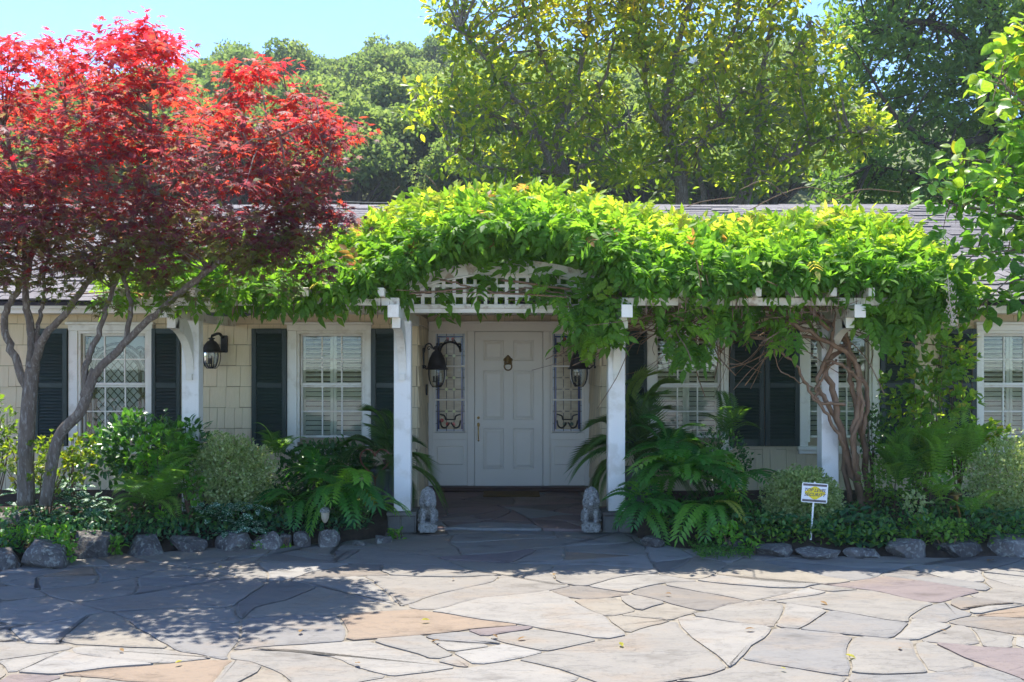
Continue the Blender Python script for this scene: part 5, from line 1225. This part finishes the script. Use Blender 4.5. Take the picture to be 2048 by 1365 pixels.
for k in range(210):                                   # tangle of thin runners under the roof of the pergola
    x0 = random.uniform(1290, 1700); y0 = random.uniform(610, 665); Zs = random.uniform(9.2, 10.6); p0 = np.array(P(x0, y0, Zs)); p = [p0]
    d = np.array((random.uniform(-1, 1), random.uniform(-.5, .5), random.uniform(-.5, .4)))*.2
    for j in range(4): d = d+RNG.normal(0, .06, 3); p.append(p[-1]+d)
    tw.tube([tuple(q-O) for q in spline(p, 3)], random.choice((.003, .004, .006)), 4, False)
for k in range(70):
    x0 = random.uniform(240, 1880); p0 = np.array(P(x0, random.uniform(585, 600), random.uniform(9.0, 10.2))); d = np.array((random.choice((-1, 1))*.35, random.uniform(-.1, .1), random.uniform(-.03, .05)))
    tw.tube([tuple(q-O) for q in spline([p0, p0+d+RNG.normal(0, .02, 3), p0+2*d+RNG.normal(0, .03, 3)], 3)], random.choice((.004, .007, .010)), 4, False)
o = tw.build('runners', M['vinebark'], ws); o['kind'] = 'stuff'
TX = [200, 300, 420, 520, 600, 700, 760, 850, 930, 1000, 1130, 1200, 1270, 1340, 1450, 1550, 1650, 1750, 1830, 1900, 1950]
TOP = [578, 568, 556, 535, 512, 490, 450, 420, 412, 410, 414, 430, 442, 470, 468, 460, 450, 458, 488, 540, 580]
BOT = [588, 582, 575, 582, 578, 566, 545, 506, 464, 454, 458, 500, 556, 560, 556, 552, 552, 556, 570, 592, 598]
pos, ax, nr, va, scs = [], [], [], [], []
def add_leaf(px, py, Z, v, up, size):
    p = np.array(P(px, py, Z)); pos.append(p)
    a = RNG.normal(0, .7, 3)+np.array((0, -.5, -.42))*(1-up)+np.array((0, -.15, .9))*up
    ax.append(a); nr.append(np.array((0, -.55, .75))+RNG.normal(0, .5, 3)); va.append(v); scs.append(size)
for k in range(10500):
    px = random.uniform(215, 1940); tp, bt = np.interp(px, TX, TOP), np.interp(px, TX, BOT)
    if random.random() > (bt-tp)/105: continue
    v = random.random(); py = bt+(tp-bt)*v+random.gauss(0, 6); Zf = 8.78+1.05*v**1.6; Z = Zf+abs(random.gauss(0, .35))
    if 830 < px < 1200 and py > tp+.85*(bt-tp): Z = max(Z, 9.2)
    tone = (.16+.60*v**1.2+random.gauss(0, .14)) if random.random() > .012 else 1.; up = min(1, max(0, (v-.45)*1.9)); add_leaf(px, py, Z, tone, up, random.uniform(.15, .25))  # tone climbs with height: backlight put into leaf colour, plus yellow new growth
for k in range(200):                                   # yellow young shoots along the top
    px = random.choice((random.uniform(760, 1010), random.uniform(1060, 1900))); tp = np.interp(px, TX, TOP); add_leaf(px, tp+random.gauss(2, 12), random.uniform(9.6, 10.4), random.uniform(.72, .95), .7, random.uniform(.13, .22))
for k in range(1100):                                   # leaves added further back over the rafters to keep sun off the porch
    px = random.uniform(300, 1850); add_leaf(px, 0, 1, .3, .5, .3); pos[-1] = np.array((PX(px, 9.9), random.uniform(9.4, 10.9), random.uniform(2.45, 2.95)))
for k in range(750):  # extra leaves added to plug the gap that let sun reach the floor
    add_leaf(1000, 0, 1, random.uniform(.2, .6), .5, random.uniform(.2, .3)); pos[-1] = np.array((random.uniform(-1.5, 1.6), random.uniform(9.95, 10.95), random.uniform(2.58, 3.0)))
for x0, x1, yb, n in ((1095, 1265, 690, 95), (1130, 1200, 640, 20), (1300, 1460, 715, 62), (1400, 1530, 665, 30), (1500, 1650, 690, 24), (1705, 1860, 660, 80), (1760, 1920, 620, 55), (380, 560, 590, 35), (560, 720, 590, 45), (690, 830, 575, 30)):
    for k in range(n):                                 # hanging sprays
        px = random.gauss((x0+x1)/2, (x1-x0)/4.2); f = random.random()**.8; d = 1-.75*(abs(px-(x0+x1)/2)/((x1-x0)/2))**2; py = 570+(yb-570)*f*max(d, .1)
        add_leaf(px, py, random.uniform(8.9, 9.6) if py > 585 else random.uniform(9.1, 9.6), random.uniform(.05, .55), 0, random.uniform(.18, .28))
pos = np.array(pos); ax = np.array(ax); nr = np.array(nr); va = np.array(va); scs = np.array(scs)
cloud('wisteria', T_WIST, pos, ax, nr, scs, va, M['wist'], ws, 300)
pods = MB()
for k in range(46):
    px = random.choice((random.uniform(390, 780), random.uniform(1550, 1760), random.uniform(1290, 1500))); p = np.array(P(px, random.uniform(600, 622), random.uniform(8.8, 9.0)))-O; l = random.uniform(.05, .11)
    MB().tube([tuple(p+(0, 0, .06)), tuple(p), tuple(p-(0, 0, l*.5)), tuple(p-(.004, 0, l))], [.0015, .003, .007, .002], 5).build('seed_pod', M['twig'], ws)
sh = MB()
for x0, y0, pts in ((1500, 420, [(1560, 390), (1620, 375), (1700, 400)]), (1330, 430, [(1400, 405), (1470, 395)]), (1480, 380, [(1530, 362), (1575, 395)]), (770, 430, [(785, 390), (800, 372)]), (880, 400, [(870, 370), (850, 350)]), (1650, 410, [(1720, 380), (1800, 385)])):
    q = [tuple(np.array(P(x0, y0, 9.9))-O)]+[tuple(np.array(P(a, b, 9.9))-O) for a, b in pts]; sh.tube([tuple(v) for v in spline(q, 4)], .005, 4)
o = sh.build('runners', M['twig'], ws); o['kind'] = 'stuff'
# pale dry flower raceme hanging by the right tree
rc = MB(); p0 = P(1895, 560, 8.7)
for k in range(150):
    a = random.random(); q = Vector((random.gauss(0, .022)+.05*a, random.gauss(0, .022), -.42*a)); rc.add([q, q+Vector((.014, 0, .004)), q+Vector((.008, .004, -.016))], [(0, 1, 2)])
rc.tube([(0, 0, .05), (.02, 0, -.2), (.05, 0, -.42)], .004, 4)
tag(rc.build('flower_raceme', M['ceramic'], loc=p0), 'pale dry flower raceme hanging at the pergola end', 'flower')

# ================================================================== RIGHT FOREGROUND TREE
rt = thing('broadleaf_tree', 'light green broad leaved tree leaning in over the right pergola end', 'tree', (PX(2330, 9.2), 9.2, .15)); O = np.array(rt.location)
tr = MB(); limb(tr, [(0, 0, -.1), (.02, 0, 1.0), (-.08, 0, 1.8), (-.15, 0, 2.6)], .09, .06, 5, 9); tr.build('trunk', M['bark'], rt, smooth=True)
tips = []
for pts, a, b in (([(2290, 500, 9.2), (2180, 460, 9.1), (2060, 440, 9.0), (1990, 425, 8.95), (1900, 410, 8.9)], .04, .008), ([(2290, 480, 9.2), (2180, 330, 9.1), (2070, 230, 9.0), (2000, 160, 8.9)], .04, .008),
                  ([(2290, 520, 9.2), (2160, 520, 9.0), (2050, 500, 8.9), (1950, 510, 8.85)], .03, .006), ([(2290, 460, 9.2), (2200, 200, 9.2), (2120, 60, 9.1), (2050, -60, 9.1)], .04, .01),
                  ([(2290, 560, 9.2), (2150, 570, 9.0), (2030, 560, 8.9), (1975, 600, 8.8)], .02, .004), ([(2290, 500, 9.3), (2150, 400, 9.5), (2000, 330, 9.4), (1930, 320, 9.3)], .03, .006)):
    m = MB(); q = limb(m, [tuple(np.array(P(*p))-O) for p in pts], a, b, 6, 7, .006); m.build('branch', M['bark'], rt, smooth=True); tips += list(q[3:])
tips = np.array(tips)
poly = [(2330, -60), (2100, 10), (2015, 75), (1985, 105), (1945, 170), (1950, 215), (1975, 260), (1960, 290), (1915, 295), (1900, 330), (1855, 360), (1832, 385), (1875, 410), (1870, 460), (1890, 500), (1905, 550), (1950, 560), (2000, 540), (2048, 580), (2200, 620), (2330, 620)]
cs = [tuple(P(px, py, 9.0+random.uniform(-.45, .7)*(.5 if px < 1960 else 1))) for px, py in sample_poly(poly, 330)]+[tuple(P(px, py, 8.8)) for px, py in ((1985, 610), (2000, 590), (1960, 600), (2030, 600), (1945, 640), (1975, 630))]
tw = MB()
for c in cs:
    c = np.array(c)-O; j = tips[np.argmin(((tips-c)**2).sum(1))]; tw.tube([tuple(j), tuple((j+c)/2+np.array((0, 0, .03))), tuple(c)], [.006, .004, .002], 4, False)
o = tw.build('twigs', M['twig'], rt); o['kind'] = 'stuff'
pos, u, idx = puffs(cs, 9, .15, .8, .2); m = len(pos)
var = .25+.35*(pos[:, 2]-2.6)/1.8+.2*RNG.normal(0, 1, m)+.2*(RNG.random(len(cs))[idx]-.5)
cloud('rt', T_BROAD, pos, u+np.array((-.25, -.3, -.25))+unit(m)*.3, np.array((0, -.45, .9))+RNG.normal(0, .4, (m, 3)), .135*(.7+.55*RNG.random(m)), var, M['deciduous'], rt, 300)

fl = [set_mesh('fallen_leaf', *T_OVAL, np.full(len(T_OVAL[0]), v), M[mm]) for v, mm in ((.2, 'brownleaf'), (.8, 'brownleaf'), (.9, 'azal'))]
for k, (px, py) in enumerate(((1975, 1125), (1052, 1277), (860, 1243), (985, 1272), (1640, 1205), (1690, 1312), (880, 1283), (600, 1268), (1240, 1288), (1490, 1262), (1800, 1300), (350, 1330), (1330, 1190), (905, 1160), (1560, 1338), (720, 1330), (1110, 1150), (445, 1135), (1880, 1262), (240, 1300))):
    Zl = F*(H-.02)/(py-CY); o = link('fallen_leaf', fl[k % 3], loc=(PX(px, Zl), Zl, .030), rot=(random.uniform(-.2, .2), random.uniform(-.2, .2), random.uniform(0, 6)), scale=random.uniform(.035, .07) if k else .11)
    tag(o, 'small dry leaf lying on the flagstone driveway' if k else 'yellow green leaf lying on shaded paving near the wide flat topped boulder', 'leaf', 'fallen leaves on the driveway')

# ================================================================== MAGNOLIAS BEHIND THE HOUSE
def bigtree(name, label, base, trunks, poly, ncl, per, Z, zsp, leaf, mat, tmpl, rad, flat, n_ind, var, bark, topvar=.0, group=None, rr=1.0, refpy=(0, 400)):
    t = thing(name, label, 'tree', base, group); O = np.array(t.location); tips = []
    for i, (pts, a, b) in enumerate(trunks):
        m = MB(); q = limb(m, [tuple(np.array(P(*p))-O) for p in pts], a, b, 6, 8, .02); m.build('trunk' if i == 0 else 'branch', bark, t, smooth=True); tips += list(q[len(q)//3:])
    tips = np.array(tips); sp = sample_poly(poly, ncl); cs = [tuple(P(px, py, Z+random.uniform(-zsp, zsp))) for px, py in sp]
    tw = MB()
    for c in cs[::2] if ncl > 400 else cs:
        c = np.array(c)-O; j = tips[np.argmin(((tips-c)**2).sum(1)+RNG.random(len(tips))*.3)]; tw.tube([tuple(j), tuple((j*.5+c*.5)+RNG.normal(0, .06, 3)), tuple(c)], [.030*rr, .018*rr, .005*rr], 4, False)
    o = tw.build('twigs', bark, t); o['kind'] = 'stuff'
    pos, u, idx = puffs(cs, per, rad, flat, .25); m = len(pos); cl = RNG.random(len(cs))[idx]
    h = (np.array([s[1] for s in sp])[idx]-refpy[0])/(refpy[1]-refpy[0])
    v = var[0]+(var[1]-var[0])*(.5*cl+.5*RNG.random(m))+topvar*(.5-h)
    cloud(name, tmpl, pos, u+unit(m)*.5+np.array((0, -.1, .15)), u*.3+np.array((0, -.2, .8))+unit(m)*.55, leaf*(.7+.6*RNG.random(m)), v, mat, t, n_ind); return t
Zm = 19.5
bigtree('magnolia_tree', 'yellowing evergreen magnolia behind the roof above the entrance arch', (PX(1140, Zm), Zm, 0),
  [([(1160, 700, Zm), (1150, 420, Zm), (1125, 350, Zm), (1115, 270, Zm), (1140, 190, Zm), (1170, 100, Zm), (1180, -20, Zm)], .16, .05), ([(1125, 360, Zm), (1095, 310, 19), (1050, 220, 18.7), (980, 130, 18.6), (920, 60, 18.5)], .09, .02),
   ([(1120, 300, Zm), (1060, 270, 20), (960, 215, 20), (860, 190, 20), (820, 200, 20)], .07, .012), ([(1130, 220, Zm), (1090, 120, 20), (1050, 20, 20), (1030, -60, 20)], .07, .02), ([(1118, 280, Zm), (1180, 220, 20), (1220, 120, 20), (1240, 20, 20)], .06, .02),
   ([(1130, 340, Zm), (1040, 340, 19), (960, 330, 19), (900, 300, 19)], .05, .01), ([(1145, 390, Zm), (1160, 340, 19.2), (1200, 280, 19), (1260, 240, 19)], .05, .01)],
  [(800, 205), (835, 150), (900, 180), (905, 100), (855, 35), (870, -20), (860, -220), (1300, -220), (1290, 100), (1230, 130), (1240, 230), (1290, 300), (1270, 390), (1000, 400), (960, 340), (870, 330), (900, 260), (830, 250)], 640, 16, Zm, 1.5, .17, M['magn'], T_OVAL, .30, .8, 300, (.09, .87), M['bark'], .24, refpy=(0, 400))
bigtree('magnolia_tree', 'taller yellowing evergreen magnolia behind the roof right of the arch', (PX(1380, 20), 20, 0),
  [([(1370, 700, 20), (1365, 400, 20), (1350, 300, 20), (1330, 220, 20), (1350, 110, 20), (1390, -20, 20)], .17, .05), ([(1490, 560, 20), (1495, 380, 20), (1515, 270, 20), (1520, 180, 20), (1540, 60, 20), (1530, -60, 20)], .12, .04),
   ([(1470, 430, 20), (1500, 360, 19.5), (1580, 310, 19.3), (1660, 275, 19.2), (1740, 260, 19)], .09, .015), ([(1345, 290, 20), (1300, 200, 20), (1280, 100, 20), (1260, 0, 20)], .08, .02), ([(1335, 230, 20), (1420, 150, 20), (1470, 60, 20), (1480, -60, 20)], .07, .02),
   ([(1410, 420, 20), (1400, 300, 20.5), (1430, 250, 20.5), (1480, 180, 20.5)], .06, .02), ([(1520, 200, 20), (1580, 120, 20), (1620, 40, 20)], .05, .015), ([(1350, 300, 20), (1420, 260, 19.6), (1470, 240, 19.5)], .05, .012)],
  [(1240, -220), (1640, -220), (1625, 40), (1665, 80), (1690, 190), (1740, 215), (1765, 270), (1700, 320), (1600, 360), (1480, 385), (1300, 395), (1240, 330), (1290, 240), (1250, 120)], 720, 16, 20, 1.6, .17, M['magn'], T_OVAL, .30, .8, 300, (.07, .87), M['bark'], .24, refpy=(0, 400))
# white magnolia blossoms
def blossom_mesh():
    b = MB()
    for k in range(8):
        a = 2*math.pi*k/8; d = np.array((math.cos(a), math.sin(a), .45+.3*(k % 2))); s = np.array((-math.sin(a), math.cos(a), 0)); p = [np.zeros(3), d*.07+s*.035, d*.13+np.array((0, 0, .02)), d*.07-s*.035]; b.add(p, [(0, 1, 2, 3)])
    return b.mesh('blossom', M['signwhite'])
bme = blossom_mesh()
for px, py in ((1388, 125), (1195, 130), (1640, 145)):
    o = link('blossom', bme, loc=P(px, py, 18.2), rot=(R(60), 0, px), scale=.9); tag(o, 'white blossom on the yellowing magnolia behind the roof', 'flower', 'magnolia blossoms')
# ================================================================== BIG OAK
Zo = 27
bigtree('oak_tree', 'big dark green oak with crooked black limbs behind the roof', (PX(2000, Zo), Zo, 0),
  [([(2030, 700, Zo), (2010, 420, Zo), (1985, 260, Zo), (1965, 110, Zo), (1990, 30, Zo), (2000, -100, Zo)], .42, .16), ([(1970, 130, Zo), (1900, 60, 26), (1820, 45, 26), (1760, 60, 26), (1700, 110, 26)], .15, .03),
   ([(1968, 120, Zo), (2040, 90, 26), (2100, 20, 26), (2150, -40, 26)], .14, .05), ([(1985, 270, Zo), (1920, 290, 25), (1860, 285, 25), (1790, 230, 25), (1740, 150, 25)], .13, .03), ([(1760, 60, 26), (1735, 150, 26), (1750, 230, 26)], .06, .02),
   ([(2005, 420, Zo), (1930, 370, 25), (1840, 350, 25), (1740, 330, 25)], .10, .02), ([(1990, 30, Zo), (1920, -40, Zo), (1820, -100, Zo)], .12, .03)],
  [(1640, 30), (1700, -160), (2260, -160), (2260, 440), (1640, 430), (1660, 330), (1720, 300), (1690, 180)], 760, 62, Zo, 2.4, .19, M['oak'], T_OVAL, .55, .62, 0, (.05, 1), M['darkbark'], .15, rr=1.4, refpy=(0, 430))
# ================================================================== HILLSIDE TREES
def hilltree_meshes(seed, mat, n=6500, leafs=.20):
    rs = np.random.default_rng(seed); cs = []
    for k in range(26):
        u = rs.normal(size=3); u /= np.linalg.norm(u); u[2] = abs(u[2])*.9-.15; cs.append(u*np.array((2.3, 2.3, 1.9))*rs.uniform(.55, 1.)+np.array((0, 0, 3.6)))
    C = np.array(cs); idx = rs.integers(0, len(C), n); u = rs.normal(size=(n, 3)); u /= np.linalg.norm(u, axis=1, keepdims=True)
    rad = rs.uniform(.7, 1.25, len(C)); pos = C[idx]+u*(rad[idx]*(.55+.45*rs.random(n)))[:, None]*np.array((1, 1, .75))
    A, Y, Z = frames(u+rs.normal(size=(n, 3))*.8, u*.5+np.array((0, 0, .7))+rs.normal(size=(n, 3))*.5); sz = leafs*(.7+.7*rs.random(n)); tv, tf = T_DIA
    V = pos[:, None]+sz[:, None, None]*(tv[None, :, 0:1]*A[:, None]+tv[None, :, 1:2]*Y[:, None]*1.4+tv[None, :, 2:3]*Z[:, None]); T = tf[None]+(np.arange(n)*len(tv))[:, None, None]
    var = np.repeat(np.clip(rs.random(len(C))[idx]*.6+rs.random(n)*.4, 0, 1), len(tv)); crown = set_mesh('crown', V.reshape(-1, 3), T.reshape(-1, 3), var, mat)
    tk = MB(); limb(tk, [(0, 0, -.6), (.1, 0, .8), (-.05, .1, 2.0)], .24, .15, 4, 7)
    for c in C[:9]: limb(tk, [(-.05, .1, 1.7), tuple(c*.5+np.array((0, 0, .9))), tuple(c)], .12, .03, 3, 5)
    return crown, tk.mesh('trunk', M['darkbark'], True)
HT = [hilltree_meshes(s, M['hill']) for s in (1, 2, 3, 4)]; DT = [hilltree_meshes(s, M['oak'], 7000, .17) for s in (5, 6)]
def put(mesh, x, y, z, s, label, group, name='hillside_tree', sz=None):
    t = thing(name, label, 'tree', (x, y, z), group); t.rotation_euler.z = random.uniform(0, 6.28); t.scale = (s, s, s*(sz or random.uniform(.9, 1.15)))
    for nm, me in zip(('crown', 'trunk'), mesh): link(nm, me, t)
hl = 'hazy green oak growing on the far hillside'
rs = random.Random(12); spots = []
tries = 0
while len(spots) < 215 and tries < 20000:
    tries += 1; y = rs.uniform(42, 100); x = rs.uniform(-.58, .30)*y
    if any((x-a)**2+(y-b)**2 < 9.5 for a, b in spots): continue
    px_ = CX+x/y*F
    if 980 < px_ < 1260 and 60 < y < 85 and rs.random() < .75: continue
    spots.append((x, y))
for x, y in spots: put(HT[rs.randrange(4)], x, y, hill_z(x, y)-.3, rs.uniform(.85, 1.35), hl, 'oaks on the hillside')
# darker trees close behind the right part of the roof and shrubs below the magnolias
dl = 'dense dark tree close behind the right end of the roof'
for px, Z, s in ((1480, 27, .85), (1600, 29, 1.0), (1700, 25, .8), (1800, 28, .95), (1900, 25, .8), (2010, 24, .85), (2120, 26, 1.), (1380, 30, .8), (1300, 33, .7)):
    put(DT[rs.randrange(2)], PX(px, Z), Z, 0.2, s, dl, 'dark trees behind the roof', 'background_tree')
# power lines behind the roof
for k, (ya, yb) in enumerate(((393, 402), (404, 409))):
    w = MB(); a, b = P(560, ya, 24), P(900, yb, 24); w.tube([tuple(a.lerp(b, t_)-Vector((0, 0, .1*math.sin(math.pi*t_)))) for t_ in np.linspace(0, 1, 12)], .012, 4)
    tag(w.build('power_line', M['urn']), 'thin grey cable strung behind the roof below the hillside', 'cable', 'cables behind the roof')

# ================================================================== HAZE
hz = MB().box(-118, 118, -30, 142, -1.2, 47)
m = bpy.data.materials.new('thin_air'); m.use_nodes = True; t = m.node_tree; t.nodes.remove(t.nodes['Principled BSDF'])
pv = t.nodes.new('ShaderNodeVolumePrincipled'); pv.inputs['Color'].default_value = (.80, .88, 1, 1); pv.inputs['Density'].default_value = .0007; pv.inputs['Anisotropy'].default_value = .3
t.links.new(pv.outputs[0], t.nodes['Material Output'].inputs['Volume'])
o = hz.build('haze', m); tag(o, 'thin pale blue air between the house and the hillside', 'haze', kind='stuff')
